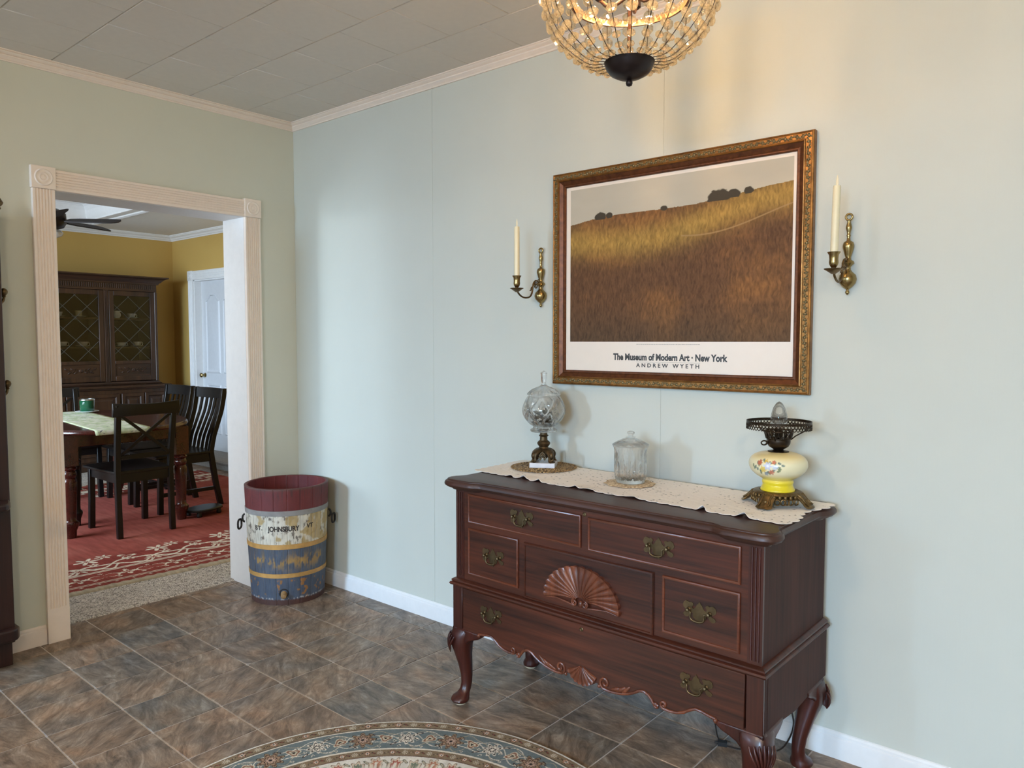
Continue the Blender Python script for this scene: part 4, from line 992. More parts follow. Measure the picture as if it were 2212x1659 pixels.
wm = MB().tube([(r, 0, z) for r, z in SP[::4]], .0011, 5).mesh('bead_strand', M['darkmetal'])
um = MB().tube([(r, 0, z) for r, z in UPS], .0012, 5).mesh('upper_strand', M['darkmetal'])
for k in range(NS):
    a = 2*PI*k/NS + .05
    s_ = link('bead_strand', wm, ch); s_.rotation_euler = (0, 0, a)
    u_ = link('upper_strand', um, ch); u_.rotation_euler = (0, 0, a)
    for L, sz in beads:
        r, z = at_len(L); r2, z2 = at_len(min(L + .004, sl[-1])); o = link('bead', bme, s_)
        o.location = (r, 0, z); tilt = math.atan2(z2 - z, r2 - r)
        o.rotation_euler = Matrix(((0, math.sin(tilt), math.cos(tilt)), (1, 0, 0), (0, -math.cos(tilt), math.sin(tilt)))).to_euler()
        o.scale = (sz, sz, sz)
print('beads per strand', len(beads))
ARMS = [math.radians(d) for d in (200, 290, 20, 110)]
for a in ARMS:
    c, s_ = math.cos(a), math.sin(a)
    ar = MB().tube([(.004*c, .004*s_, 2.20), (.035*c, .035*s_, 2.183), (.06*c, .06*s_, 2.185), (.075*c, .075*s_, 2.20)], .005, 8).build('lamp_arm', M['copper'], ch, ang=60)
    MB().lathe([(.008,2.198),(.013,2.202),(.0125,2.235),(.010,2.238)], 14, (.075*c, .075*s_, 0)).build('candle_socket', M['darkmetal'], ar)
    MB().lathe([(.007,2.236),(.013,2.245),(.0165,2.258),(.0155,2.272),(.009,2.292),(.002,2.304)], 14, (.075*c, .075*s_, 0)).build('light_bulb', M['bulb'], ar, ang=60)

# dome lights added out of view as warm fill for left wall and ceiling
dl = thing('added_dome_light', 'unseen dome light added for warm fill, toward the hall stand side', 'ceiling light', (2.5, -4.3, 0), 0, 'added dome fill lights')
MB().lathe([(.001, 2.561), (.17, 2.561), (.172, 2.54), (.16, 2.53), (.001, 2.53)], 32).build('base_plate', M['darkmetal'], dl)
MB().lathe([(.155, 2.529), (.15, 2.50), (.12, 2.47), (.07, 2.45), (.001, 2.445)], 32).build('fill_dome', M['dome'], dl, ang=60)
dup(dl, (4.55, -3.4, 0), 0, 'unseen dome light added for warm fill, toward the chest side')

# ------------------------------------------------------------------ round persian rug
def round_rug():
    R, c0 = .789, (2.262, -1.352); nt, nr = 1900, 150
    th = np.linspace(0, 2*PI, nt)[:, None]; e = np.concatenate([np.linspace(0, .27, 132), np.linspace(.275, R - .002, 18)])[None, :]
    A, E = np.broadcast_arrays(th, e); Rr = R - E; S = A * (R - .09)          # S: arc length at mid band
    g = fbm(S*40, E*40, 3, 2)
    cream, tan, blue, dark, red = lin(222, 212, 194), lin(136, 116, 92), lin(112, 122, 122), lin(52, 44, 44), lin(140, 82, 70)
    col = np.broadcast_to(np.array(lin(206, 196, 178)), A.shape + (3,)).copy()
    def fillband(a, b, c): 
        nonlocal col; col = mixc(col, c, ((E >= a) & (E < b)).astype(float))
    fillband(0, .017, lin(224, 218, 206)); fillband(.017, .053, tan); fillband(.053, .057, lin(84, 72, 60)); fillband(.057, .062, cream); fillband(.062, .182, blue); fillband(.182, .191, cream); fillband(.191, .228, tan); fillband(.228, .232, lin(110, 84, 72)); fillband(.232, 2, lin(222, 214, 200))
    def motif(period, phase, ce, kind, r, cols, k=6, twist=0, elong=1.0):
        nonlocal col
        n = round(2*PI*(R-.09)/period); per = 2*PI*(R-.09)/n; r = r * 1.18
        u = ((S/per + phase) % 1 - .5) * per; v = E - ce
        if twist: u, v = u*math.cos(twist) - v*math.sin(twist), u*math.sin(twist) + v*math.cos(twist)
        v = v * elong; d = np.hypot(u, v); t = np.arctan2(v, u)
        for f, c in cols:
            rr = r * f * (.8 + .2*np.cos(k*t)); mk = (d < rr).astype(float)
            col = mixc(col, c, mk)
    def vine(per, amp, ce, w, c, ph=0, h2=.35):
        nonlocal col
        n = round(2*PI*(R-.09)/per); f = n * A
        v = ce + amp*np.sin(f + ph) + amp*h2*np.sin(2*f + 1 + ph); dv = amp*n/(R-.09)*np.abs(np.cos(f + ph)) 
        col = mixc(col, c, (np.abs(E - v) < w*np.sqrt(1 + dv**2)).astype(float)*((E > .064) & (E < .180)))
    for ce in (.035, .209):
        motif(.098, 0, ce, 0, .013, ((1, dark), (.86, lin(176, 132, 108)), (.5, cream), (.28, dark)), 6)
        motif(.098, .5, ce, 0, .010, ((1, cream), (.8, tan), (.5, lin(190, 176, 150)), ), 8)
        motif(.098, .25, ce, 0, .0075, ((1, dark), (.6, red)), 2, .5, 1.6); motif(.098, .75, ce, 0, .0075, ((1, dark), (.6, lin(170, 150, 120))), 2, -.5, 1.6)
    for ph in (0, 2.1, 4.2): vine(.31, .035, .122, .0016, cream, ph)
    vine(.155, .02, .095, .0014, lin(176, 164, 140), 1.0); vine(.155, .02, .150, .0014, lin(176, 164, 140), 3)
    for ph, ce, tw in ((.1, .092, .6), (.35, .155, -.6), (.62, .09, -.4), (.88, .158, .5), (.22, .125, 1.2), (.74, .118, -1.2)):
        motif(.31, ph, ce, 0, .012, ((1, dark), (.82, lin(96, 82, 74)), (.45, cream)), 2, tw, 1.9)
        motif(.155, ph, ce + .012, 0, .0075, ((1, cream), (.6, lin(84, 92, 90))), 3, tw, 1.5)
    motif(.31, 0, .122, 0, .042, ((1, dark), (.93, lin(150, 130, 104)), (.80, lin(92, 66, 58)), (.66, lin(168, 138, 112)), (.48, dark), (.38, lin(190, 160, 140)), (.16, dark)), 8)
    motif(.31, .5, .122, 0, .033, ((1, cream), (.82, lin(70, 66, 64)), (.66, cream), (.4, dark), (.22, cream)), 8)
    motif(.31, .25, .120, 0, .026, ((1, lin(206, 196, 172)), (.84, lin(140, 100, 82)), (.55, lin(198, 186, 160)), (.25, dark)), 3, .8, 1.3)
    motif(.31, .75, .120, 0, .026, ((1, lin(206, 196, 172)), (.84, lin(140, 100, 82)), (.55, lin(198, 186, 160)), (.25, dark)), 3, -.8, 1.3)
    for ph, ce, c in ((0, .275, lin(170, 104, 88)), (.33, .285, lin(120, 128, 110)), (.66, .27, lin(186, 130, 104))):
        motif(.24, ph, ce, 0, .032, ((1, lin(150, 130, 110)), (.85, lin(214, 196, 172)), (.6, c), (.25, cream)), 7)
        motif(.24, ph + .16, .262, 0, .014, ((1, lin(104, 104, 88)), (.6, lin(190, 176, 150))), 2, .7, 1.8)
    col = col * (.80 + .40*g[..., None]) * (.9 + .2*vnoise(S*700, E*700, 5)[..., None])
    Z = .010 - .009*sm(.012, 0, E) + .0009*(vnoise(S*300, E*300, 9)-.5)
    o = bigmesh('round_rug', c0[0] + Rr*np.cos(A), c0[1] + Rr*np.sin(A), Z, col, M['rug'])
    tag(o, 'round floral rug with cream edge and blue grey border on the slate floor', 'rug')
round_rug()

# ------------------------------------------------------------------ painted stave barrel
bar = thing('wooden_barrel', 'old painted wooden barrel in bands of red, cream and blue by the doorway corner', 'barrel', (.247, -.240, 0))
BH, RT, RB = .602, .2145, .187
BS = bar_r = lambda z: RB + (RT - RB)*(z/BH)**.9
vdir = math.atan2(-2.478 + .24, 3.69 - .247)                    # direction of the room
def barrel_color(a, z):        # a: angle from the side facing the room
    g = fbm(a*9, z*22, 4, 3); gf = fbm(a*60, z*14, 3, 6); blot = fbm(a*5 + 3, z*16, 4, 12); fine = vnoise(a*220, z*30, 5)
    col = np.broadcast_to(np.array(lin(98, 36, 33)), a.shape + (3,)).copy()
    col = mixc(col, lin(58, 40, 36), sm(.52, .72, gf)*.7*sm(.5, .6, z)); col = mixc(col, lin(84, 62, 54), sm(.585, .602, z)*.7)
    m1 = (z < .475).astype(float); c = np.broadcast_to(np.array(lin(206, 196, 176)), col.shape).copy()
    c = mixc(c, lin(96, 82, 70), sm(.58, .70, fbm(a*14, z*40, 4, 22))*.9); c = mixc(c, lin(172, 142, 84), sm(.60, .68, blot + .20*sm(.15, .8, a) - .06*sm(.1, -.3, a))*.85); c = mixc(c, lin(150, 134, 116), sm(.55, .7, gf)*.5)
    col = col*(1-m1[..., None]) + c*m1[..., None]
    m2 = (z < .305).astype(float); c = np.broadcast_to(np.array(lin(76, 84, 97)), col.shape).copy()
    c = mixc(c, lin(92, 88, 84), sm(.45, .7, gf)*.7); c = mixc(c, lin(46, 50, 60), sm(.6, .8, fine)*.5)
    letters = np.exp(-((z - .225)/.034)**2) * (np.abs(a) < 1.0); c = mixc(c, lin(158, 122, 66), sm(.50, .62, fbm(a*11, z*30, 4, 41)*.75 + .25*gf + .02)*letters*.95)
    c = mixc(c, lin(60, 72, 90), sm(.16, .12, z)*.45); c = mixc(c, lin(146, 100, 54), sm(.66, .7, fbm(a*8, z*40, 3, 77))*(z < .13))
    col = col*(1-m2[..., None]) + c*m2[..., None]
    lo = .028 + .008*(fbm(a*30, z*0, 3, 8)-.5); m3 = sm(lo+.003, lo-.003, z); col = mixc(col, lin(72, 44, 36), m3)
    ln = np.exp(-((z - lo - .004)/.003)**2)*sm(.5, .6, vnoise(a*30, z*4, 4)); col = mixc(col, lin(190, 184, 176), ln*.8)
    return col * (.8 + .4*g[..., None])
NSV = 20
for k in range(NSV):
    a0, a1 = 2*PI*k/NSV + .0012, 2*PI*(k+1)/NSV - .0012; nz2, na2 = 150, 22
    zz = np.linspace(0, BH, nz2)[None, :]; aa = np.linspace(a0, a1, na2)[:, None]; rr = bar_r(zz) + np.where((aa == a0) | (aa == a1), -.0015, 0)
    A2, Z2 = np.broadcast_arrays(aa, zz); rel = (A2 + PI) % (2*PI) - PI
    colo = barrel_color(rel, Z2); th_ = .017
    Xo, Yo = rr*np.cos(A2 + vdir), rr*np.sin(A2 + vdir)
    ri = rr - th_; Xi, Yi = ri*np.cos(A2 + vdir), ri*np.sin(A2 + vdir)
    redc = np.broadcast_to(np.array(lin(100, 32, 30)), colo.shape) * (.75 + .5*fbm(A2*20, Z2*6, 3, 50)[..., None])
    # wrap: outer bottom->top, then inner top->bottom
    Xs = np.concatenate([Xo, Xi[:, ::-1]], 1); Ys = np.concatenate([Yo, Yi[:, ::-1]], 1); Zs = np.concatenate([Z2, Z2[:, ::-1]], 1); Cs = np.concatenate([colo, redc[:, ::-1]], 1)
    bigmesh('stave', Xs, Ys, Zs, Cs, M['barrelpaint'], bar)
MB().lathe([(.001, .02), (RB - .012, .02), (RB - .012, .035), (.001, .035)], 40).build('bottom_board', simple('red_brown_board', (92, 34, 30), .7), bar)
def hoop(z0, z1, mt):
    MB().lathe([(bar_r(z0) + .0002, z0), (bar_r(z0) + .003, z0 + .001), (bar_r(z1) + .003, z1 - .001), (bar_r(z1) + .0002, z1)], 72, cap=False).build('hoop', mt, bar, ang=40)
hg = simple('grey_painted_hoop', (136, 130, 124), .6, var=.18, scale=18); hy = simple('ochre_painted_hoop', (186, 140, 76), .6, var=.25, scale=14, bump=.2)
hoop(.463, .490, hg); hoop(.291, .316, hy); hoop(.142, .164, hy)
def curved(s, size, z, a, wide, bold=0):
    t = text(s, size, M['stencil'], 'lettering', bar, .0, bold); vs = t.data.vertices
    xs_ = [v.co.x for v in vs]; c = (max(xs_)+min(xs_))/2; k = wide/(max(xs_)-min(xs_))
    for v in vs:
        zz = z + v.co.y; ang = vdir + a + (v.co.x - c)*k/RT; r = bar_r(zz) + .0014; v.co = (r*math.cos(ang), r*math.sin(ang), zz)
    bm = bmesh.new(); bm.from_mesh(t.data); bmesh.ops.recalc_face_normals(bm, faces=bm.faces[:]); bm.to_mesh(t.data); bm.free()
curved('ST.', .031, .391, -.74, .046, .0008); curved('JOHNSBURY', .036, .386, -.10, .165, .0012); curved('VT', .032, .392, .56, .040, .0008)
# bung
bd = vdir - .12; c, s_ = math.cos(bd), math.sin(bd)
m = MB().lathe([(.016, -.012), (.0155, .010), (.013, .026), (.008, .028), (.001, .029)], 16); m.xf(Matrix.Translation((c*.188, s_*.188, .060)) @ Matrix.Rotation(bd, 4, 'Z') @ Matrix.Rotation(PI/2 + .35, 4, 'Y'))
m.build('bung', wood('worn_plug_wood', (110, 84, 54), (176, 136, 86), 'z', .7, 0), bar)
m = MB(); m.tube([(c*.1905 - s_*.021*math.cos(q), s_*.1905 + c*.021*math.cos(q), .063 + .021*math.sin(q)) for q in [2*PI*j/20 for j in range(20)]], .0035, 6, True); m.build('bung_hole', M['rubber'], bar)
for sd in (-1, 1):
    a = vdir + sd * 1.53; c, s_ = math.cos(a), math.sin(a); R0 = .2125
    h = MB().tube([(c*(R0 + .012*abs(math.sin(q))) , s_*(R0 + .012*abs(math.sin(q))), .425 + .020*math.cos(q)) for q in [PI*j/10 for j in range(11)]], .005, 8)
    rg = [(c*(R0 + .014 + .009*math.sin(q)) - s_*.020*math.cos(q)*.0, s_*(R0 + .014 + .009*math.sin(q)), .4 ) for q in [0]]
    pts = []
    for q in [2*PI*j/24 for j in range(24)]:
        u = .024*math.copysign(abs(math.cos(q))**.7, math.cos(q)); v = .024*math.copysign(abs(math.sin(q))**.7, math.sin(q))
        out = R0 + .016 + .35*u + .010; tt = u*.95
        pts.append((c*out - s_*tt, s_*out + c*tt, .395 + v))
    hd = h.build('handle_staple', M['iron'], bar, ang=60); MB().tube(pts, .0052, 8, True).build('handle_ring', M['iron'], hd, ang=60)

# ------------------------------------------------------------------ hall tree at the left edge
ht = thing('hall_tree', 'tall dark wooden hall stand with brass hooks left of the doorway', 'hall stand', (0, 0, 0))
MB().box(.018, .16, -2.25, -1.481, 0.10, 1.885).build('back_panel', M['hall'], ht, bevel=.004)
MB().box(.022, .14, -2.24, -1.487, 0, .12).build('foot_board', M['hall'], ht, bevel=.003)
m = MB().prism([(.018, -2.29), (.018, -1.465), (.16, -1.465), (.185, -1.478), (.195, -1.50), (.195, -2.29)], 'z', .115, .165); m.build('base_moulding', M['hall'], ht, bevel=.008, seg=3)
m = MB().prism([(.02, -2.27), (.02, -1.475)] + [(.02 + .25*math.sin(q), -1.50 - .03 + .055*math.cos(q)) for q in [PI/2*j/8 for j in range(2, 9)]] + [(.27, -2.27)], 'z', .672, .70); m.build('shelf', M['hall'], ht, bevel=.008, seg=3)
def hook(z, y, up):
    m = MB().tube(curve3([(.10, y, z - .035), (.10, y + .014, z - .034), (.10, y + .026, z - .022), (.10, y + .029, z - .008)], 14), .0055, 8)
    m.lathe([(.005, -.010), (.008, -.006), (.006, -.003), (.009, .001), (.0135, .008), (.0145, .015), (.0125, .022), (.006, .028), (.001, .0295)], 16, (.10, y + .029, z)); m.build('hook', M['antique'], ht, ang=60)
hook(1.537, -1.487, 0); hook(1.158, -1.487, 0)
MB().lathe([(.014, 1.928), (.018, 1.934), (.014, 1.940), (.022, 1.948), (.026, 1.957), (.02, 1.968), (.012, 1.982), (.004, 1.996)], 20, (.115, -1.478, -.046)).build('finial', M['antique'], ht, ang=50)

# ------------------------------------------------------------------ dining room: rug, table, chairs
GZ = .008; RZ = GZ + .009
def red_rug():
    x0, x1, y0, y1 = -3.75, -.52, -2.35, 1.29
    ex = np.concatenate([np.linspace(0, .80, 210), np.linspace(.83, x1-x0, 50)])[:, None]; yy = np.linspace(y0, y1, 760)[None, :]
    E, Yv = np.broadcast_arrays(ex, yy); sk = (Yv + 1.02) * .10 * (E < 9)
    E2 = np.minimum(E, (x1 - x0) - E)
    S = Yv; red, cr = lin(150, 76, 66), lin(226, 212, 190)
    g = fbm(E*10, S*60, 3, 2)
    col = np.broadcast_to(np.array(red), E.shape + (3,)).copy(); col = mixc(col, lin(164, 92, 80), sm(.3, .8, fbm(E*4, S*4, 3, 9))*(E2 > .62)); col = mixc(col, lin(132, 58, 50), (E2 < .62)*.6)
    zig = .045 + .014*np.abs(((S/.062) % 1)*2-1); col = mixc(col, lin(178, 164, 140), (E2 < zig).astype(float))
    for e in (.105, .125, .325, .345): col = mixc(col, cr, (np.abs(E2-e) < .005).astype(float))
    def star(per, ph, ce, r, k, c, hole=None, el=1):
        nonlocal col
        u = ((S/per + ph) % 1 - .5)*per; v = (E2 - ce)*el; d = np.hypot(u, v); t = np.arctan2(v, u); rr = r*(.62 + .38*np.cos(k*t))
        col = mixc(col, c, (d < rr).astype(float))
        if hole: col = mixc(col, red, (d < rr*hole).astype(float))
    star(.09, 0, .085, .011, 4, cr); star(.26, 0, .225, .052, 4, cr, .55); star(.13, .25, .225, .02, 6, cr); star(.26, .5, .22, .085, 2, cr, .88); star(.13, 0, .17, .014, 5, cr, .4); star(.13, .5, .28, .014, 5, cr, .4)
    for per, amp, ce, ph in ((.42, .05, .43, 0), (.42, .05, .46, PI), (.21, .03, .39, .6)):
        v = ce + amp*np.sin(2*PI*S/per + ph) + .015*np.sin(4*PI*S/per + 1); dv = amp*2*PI/per*np.abs(np.cos(2*PI*S/per + ph)); col = mixc(col, cr, (np.abs(E2 - v) < .0085*np.sqrt(1+dv**2)).astype(float))
    star(.42, .25, .60, .075, 6, cr, .3); star(.42, .75, .56, .06, 3, cr, .6); star(.21, 0, .50, .034, 5, cr, .35); star(.42, .5, .42, .055, 6, cr, .5); star(.42, 0, .64, .05, 6, cr, .4)
    col = col*(.72 + .56*g[..., None])
    X = x1 - ex + 0*Yv - (.04 + .0)*0; X = X + .065*(Yv + .55)*np.clip(1 - E/.9, 0, 1)
    Z = np.full_like(X, RZ) - .008*sm(.012, 0, E2)
    o = bigmesh('persian_rug', X, Yv, Z, col, M['rug']); tag(o, 'large red rug with cream floral border under the dining table', 'rug')
red_rug()
TC_ = (-2.425, -.175); TR = math.radians(-3)
tb = thing('dining_table', 'dark oval dining table with turned legs on the red rug', 'table', (*TC_, RZ), TR)
def sell(a, b, n, N=72): return [(a*math.copysign(abs(math.cos(t))**(2/n), math.cos(t)), b*math.copysign(abs(math.sin(t))**(2/n), math.sin(t))) for t in [2*PI*k/N for k in range(N)]]
MB().loft([[(x, y, z) for x, y in sell(.86-o, .585-o, 2.25)] for o, z in ((.02, .700), (.004, .704), (0, .712), (.002, .722), (.010, .732), (.013, .734))]).build('table_top', M['cherry'], tb)
m = MB()
for s in (-1, 1): m.box(-.66, .66, s*.40-.012, s*.40+.012, .615, .70); m.box(s*.655-.012, s*.655+.012, -.37, .37, .615, .70)
m.build('apron', M['cherry'], tb, bevel=.004)
LP = [(.031,0),(.034,.02),(.036,.05),(.045,.07),(.052,.09),(.050,.105),(.038,.115),(.035,.122),(.034,.15),(.043,.33),(.046,.38),(.042,.40),(.034,.408),(.040,.418),(.046,.435),(.040,.452),(.033,.458),(.043,.466),(.047,.474),(.040,.484),(.046,.492)]
lm = MB().lathe(LP, 24).box(-.046, .046, -.046, .046, .492, .70).mesh('leg', M['cherry'], 40)
for x, y in ((.645, .372), (.645, -.372), (-.645, .372), (-.645, -.372)): o = link('leg', lm, tb); o.location = (x, y, 0)
lt = MB().lathe([(r*.8, z) for r, z in LP], 20).box(-.035, .035, -.035, .035, .492, .70).mesh('leg', M['black'], 40)
o = link('leg', lt, tb); o.location = (.30, -.235, 0); o['label'] = 'slimmer black turned centre leg'
# table runner, painted print
rn = NT('printed_runner'); f1 = rn.noise(rn.coords((6, 9, 6)), 2.2, 4, .6); f2 = rn.noise(rn.coords((30, 14, 20)), 1.3, 3, .6, 1)
base = rn.ramp(f1, [(.35, lin(226, 222, 206)), (.55, lin(198, 206, 168)), (.72, lin(170, 182, 128))])
rn.set(color=rn.mix(rn.ramp(f2, [(.60, (0, 0, 0)), (.66, (1, 1, 1))]), base, lin(86, 84, 92)), rough=.9)
gx2, gy2 = np.meshgrid(np.linspace(-.75, .90, 80), np.linspace(-.175, .175, 16), indexing='ij')
tip = np.clip((gx2 - .78)/.13, 0, 1); gy3 = gy2
m = MB().grid(gx2, gy3, .7355 - np.where(gx2 > .875, (gx2 - .875)**1 * 1.2, 0) + 0*gx2)
o = m.build('runner', rn.m, ang=60, fix=False); o.location = (TC_[0] - .03, TC_[1] - .045, RZ + .0005); o.rotation_euler = (0, 0, math.radians(-6)); s1 = o.modifiers.new('thick', 'SOLIDIFY'); s1.thickness = .0015; s1.offset = 1
o.name = 'table_runner'; tag(o, 'pale green printed runner along the dark dining table', 'table runner')
pl = thing('candle_plate', 'small pale saucer under the green jar candle on the runner', 'plate', (-2.98, -.02, RZ + .738))
MB().lathe([(.001, 0), (.05, 0), (.075, .008), (.088, .012), (.087, .0145), (.07, .011), (.05, .004), (.001, .004)], 32).build('dish', M['china'], pl)
gc = thing('jar_candle', 'dark green glass jar candle with silver rim on the dining table', 'candle', (-2.98, -.02, RZ + .743))
MB().lathe([(.001, 0), (.048, 0), (.053, .006), (.056, .09), (.056, .104), (.052, .104), (.051, .09), (.001, .088)], 32).build('jar', M['green'], gc, ang=50)
MB().lathe([(.0565, .096), (.0578, .098), (.0578, .106), (.0565, .108), (.0515, .108), (.0515, .098)], 32, cap=False).build('rim', simple('silver_rim', (200, 200, 196), .25, 1), gc)

def post(m, pts, wx, wy):          # square-section bent post along (x, y, z) points
    m.loft([[(x + sx*wx/2, y + sy*wy/2, z) for sx, sy in ((-1, -1), (1, -1), (1, 1), (-1, 1))] for x, y, z in pts]); return m
def xchair(label):
    c = thing('dining_chair', label, 'chair', (0, 0, 0), 0, 'dining chairs around the oval table')
    for s in (-1, 1):
        post(MB(), [(s*.178, 0-.01, 0), (s*.178, 0, .2), (s*.178, .004, .45), (s*.180, -.012, .60), (s*.184, -.038, .76), (s*.186, -.060, .905)], .036, .034).build('back_post', M['black'], c, bevel=.004)
        post(MB(), [(s*.185, .455, 0), (s*.183, .445, .2), (s*.182, .44, .435)], .038, .038).build('leg', M['black'], c, bevel=.004)
        MB().box(s*.178-.011, s*.178+.011, .01, .43, .372, .434).build('seat_rail', M['black'], c, bevel=.002)
    MB().box(-.17, .17, -.004, .02, .372, .434).build('seat_rail', M['black'], c); MB().box(-.17, .17, .435, .457, .372, .434).build('seat_rail', M['black'], c)
    m = MB(); N = 12
    secs = []
    for k in range(N + 1):
        v = k / N; y = -.012 + .50*v; w = .195 + .028*v; secs.append([(-w, y, .434), (w, y, .434), (w, y, .452)] + [(w*(1 - 2*q/10), y, .456 - .009*math.sin(PI*q/10)*math.sin(PI*min(1, v*1.1))) for q in range(1, 10)] + [(-w, y, .452)])
    m.loft(secs).build('seat', M['black'], c, bevel=.004)
    secs = []
    for k in range(15):
        u = -1 + 2*k/14; y = -.052 - .022*(1 - u*u); x = .222*u; zt = .908 + .012*u*u; zb = .826 + .006*(1-u*u)
        secs.append([(x, y - .012, zb), (x, y + .010, zb + .002), (x, y + .004, zt), (x, y - .016, zt), (x, y - .02, (zb+zt)/2)])
    MB().loft(secs).build('crest_rail', M['black'], c, bevel=.003)
    for s in (-1, 1): post(MB(), [(s*.160, -.010 - .01*s, .555), (s*.08, -.024 - .006*s, .625), (0, -.034 - .004*s, .695), (-s*.08, -.042 - .004*s, .762), (-s*.160, -.050 - .004*s, .826)], .030, .014).build('cross_slat', M['black'], c)
    secs = []
    for k in range(11): u = -1 + 2*k/10; secs.append([(.165*u, -.016, .530 + .008*u*u), (.165*u, .004, .530 + .008*u*u), (.165*u, 0, .556 - .004*(1-u*u)*0 + .010*(1-u*u)), (.165*u, -.018, .556 + .010*(1-u*u))])
    MB().loft(secs).build('lower_rail', M['black'], c)
    return c
xc = xchair('black X-back wooden chair at the near end of the oval dining table'); xc.location = (-1.53, -.200, RZ); xc.rotation_euler = (0, 0, PI/2 - .01)
dup(xc, (-3.52, -.085, RZ), -PI/2, 'black X-back chair at the far end of the table before the china hutch')
def slatchair(label):
    c = thing('dining_chair', label, 'chair', (0, 0, 0), 0, 'dining chairs around the oval table')
    back = lambda z: float(np.interp(z, [0, .2, .44, .55, .65, .75, .85, .945], [-.075, -.035, 0, -.018, -.050, -.082, -.103, -.115]))
    for s in (-1, 1):
        post(MB(), [(s*(.205 + .018*sm(.4, .95, z)), back(z), z) for z in np.linspace(0, .945, 16)], .034, .042).build('back_post', M['black'], c, bevel=.004)
        post(MB(), [(s*.205, .415, 0), (s*.203, .405, .43)], .038, .038).build('leg', M['black'], c, bevel=.004)
        MB().box(s*.203-.010, s*.203+.010, -.02, .41, .130, .158).build('stretcher', M['black'], c)
        MB().box(s*.203-.011, s*.203+.011, 0, .40, .366, .432).build('seat_rail', M['black'], c)
    MB().box(-.2, .2, .18, .2, .132, .156).build('stretcher', M['black'], c)
    MB().box(-.2, .2, -.01, .01, .366, .432).build('seat_rail', M['black'], c); MB().box(-.2, .2, .395, .417, .366, .432).build('seat_rail', M['black'], c)
    m = MB(); secs = []
    for k in range(13):
        v = k / 12; y = -.022 + .475*v; w = .222 + .016*v; secs.append([(-w, y, .432), (w, y, .432), (w, y, .450)] + [(w*(1 - 2*q/10), y, .455 - .009*math.sin(PI*q/10)*math.sin(PI*min(1, v*1.1))) for q in range(1, 10)] + [(-w, y, .450)])
    m.loft(secs).build('seat', M['black'], c, bevel=.004)
    MB().loft([[(.21*u, back(.9) - .028*(1-u*u) + dy_, z) for dy_, z in ((-.012, .858), (.010, .858), (.004, .943), (-.016, .943))] for u in [-1 + k/6 for k in range(13)]]).build('top_rail', M['black'], c, bevel=.002)
    for k in range(5):
        x = -.132 + k*.066; b = -.028*(1 - (x/.21)**2)
        post(MB(), [(x, back(z) + b*sm(.44, .85, z) + .004, z) for z in np.linspace(.445, .862, 12)], .034, .010).build('back_slat', M['black'], c)
    return c
sc = slatchair('black slat-back chair nearest the doorway along the right side of the table'); sc.location = (-2.22, .535, RZ); sc.rotation_euler = (0, 0, PI)
dup(sc, (-2.76, .545, RZ), PI, 'second black slat-back chair further along the right side of the table, nearer the hutch')
fs = thing('floor_stand', 'low flat black stand on the red rug right of the table leg', 'stand', (-1.78, .345, RZ), .2)
MB().loft([[(x, y, z) for x, y in sell(.10-o, .15-o, 2.3, 32)] for o, z in ((.01, .036), (0, .040), (0, .050), (.008, .056))]).build('stand_top', M['black'], fs)
for x, y in ((.06, .09), (-.06, .09), (.06, -.09), (-.06, -.09)): MB().lathe([(.016, 0), (.02, .01), (.014, .038)], 10, (x, y, 0)).build('leg', M['black'], fs)

# ------------------------------------------------------------------ china hutch
hu = thing('china_hutch', 'dark oak china hutch with diamond lattice glass doors against the ochre wall', 'cabinet', (DW + .03, 0, GZ))
HF = .42; HY0, HY1 = -.265, 1.285      # upper case, local x = distance from the wall
k0 = GZ
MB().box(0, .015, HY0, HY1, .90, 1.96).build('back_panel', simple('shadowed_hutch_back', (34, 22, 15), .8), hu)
for y in (HY0, HY1 - .02): MB().box(0, HF, y, y + .02, .885, 1.95).build('side_panel', M['oak'], hu)
MB().box(0, HF, HY0, HY1, .885, .91).build('case_floor', M['oak_x'], hu); MB().box(0, HF + .015, HY0 - .004, HY1 + .004, 1.868, 1.95).build('frieze', M['oak_x'], hu)
m = MB(); y = HY0 + .03
while y < HY1 - .03: m.lathe([(.010, 0), (.010, .001)], 6, (0, 0, -10)) if False else m.tube([(HF + .0165, y, 1.892), (HF + .0165, y, 1.936)], .0075, 6); y += .021
m.build('frieze_reeding', M['oak_x'], hu)
CO = [(.0, 1.943), (.02, 1.945), (.024, 1.958), (.04, 1.97), (.06, 1.992), (.085, 2.006), (.10, 2.010), (.10, 2.024), (0, 2.024)]
m = MB(); m.loft([[(-.0 , HY0 - o, z) for o, z in CO], [(HF + .01 + o, HY0 - o, z) for o, z in CO], [(HF + .01 + o, HY1 + o, z) for o, z in CO], [(0, HY1 + o, z) for o, z in CO]]); m.box(0, HF, HY0, HY1, 2.0, 2.02)
m.build('cornice', M['oak_x'], hu, ang=25)
MB().lathe([(.017, .91), (.017, 1.865)], 12, (HF - .004, HY1 - .004, 0)).build('corner_reed', M['oak'], hu)
for z in (1.277, 1.580): MB().box(.02, HF - .03, HY0 + .02, HY1 - .02, z - .016, z).build('shelf', M['oak_x'], hu)
for y in (.253, .772): MB().box(.02, HF + .002, y - .028, y + .028, .91, 1.868).build("stile", M["oak"], hu)
for y in (.253, .772):
    m = MB()
    for q in (-1, 0, 1): m.tube([(HF + .004, y + q*.013, .914), (HF + .004, y + q*.013, 1.864)], .0058, 6)
    m.build('stile_reeding', M['oak'], hu)
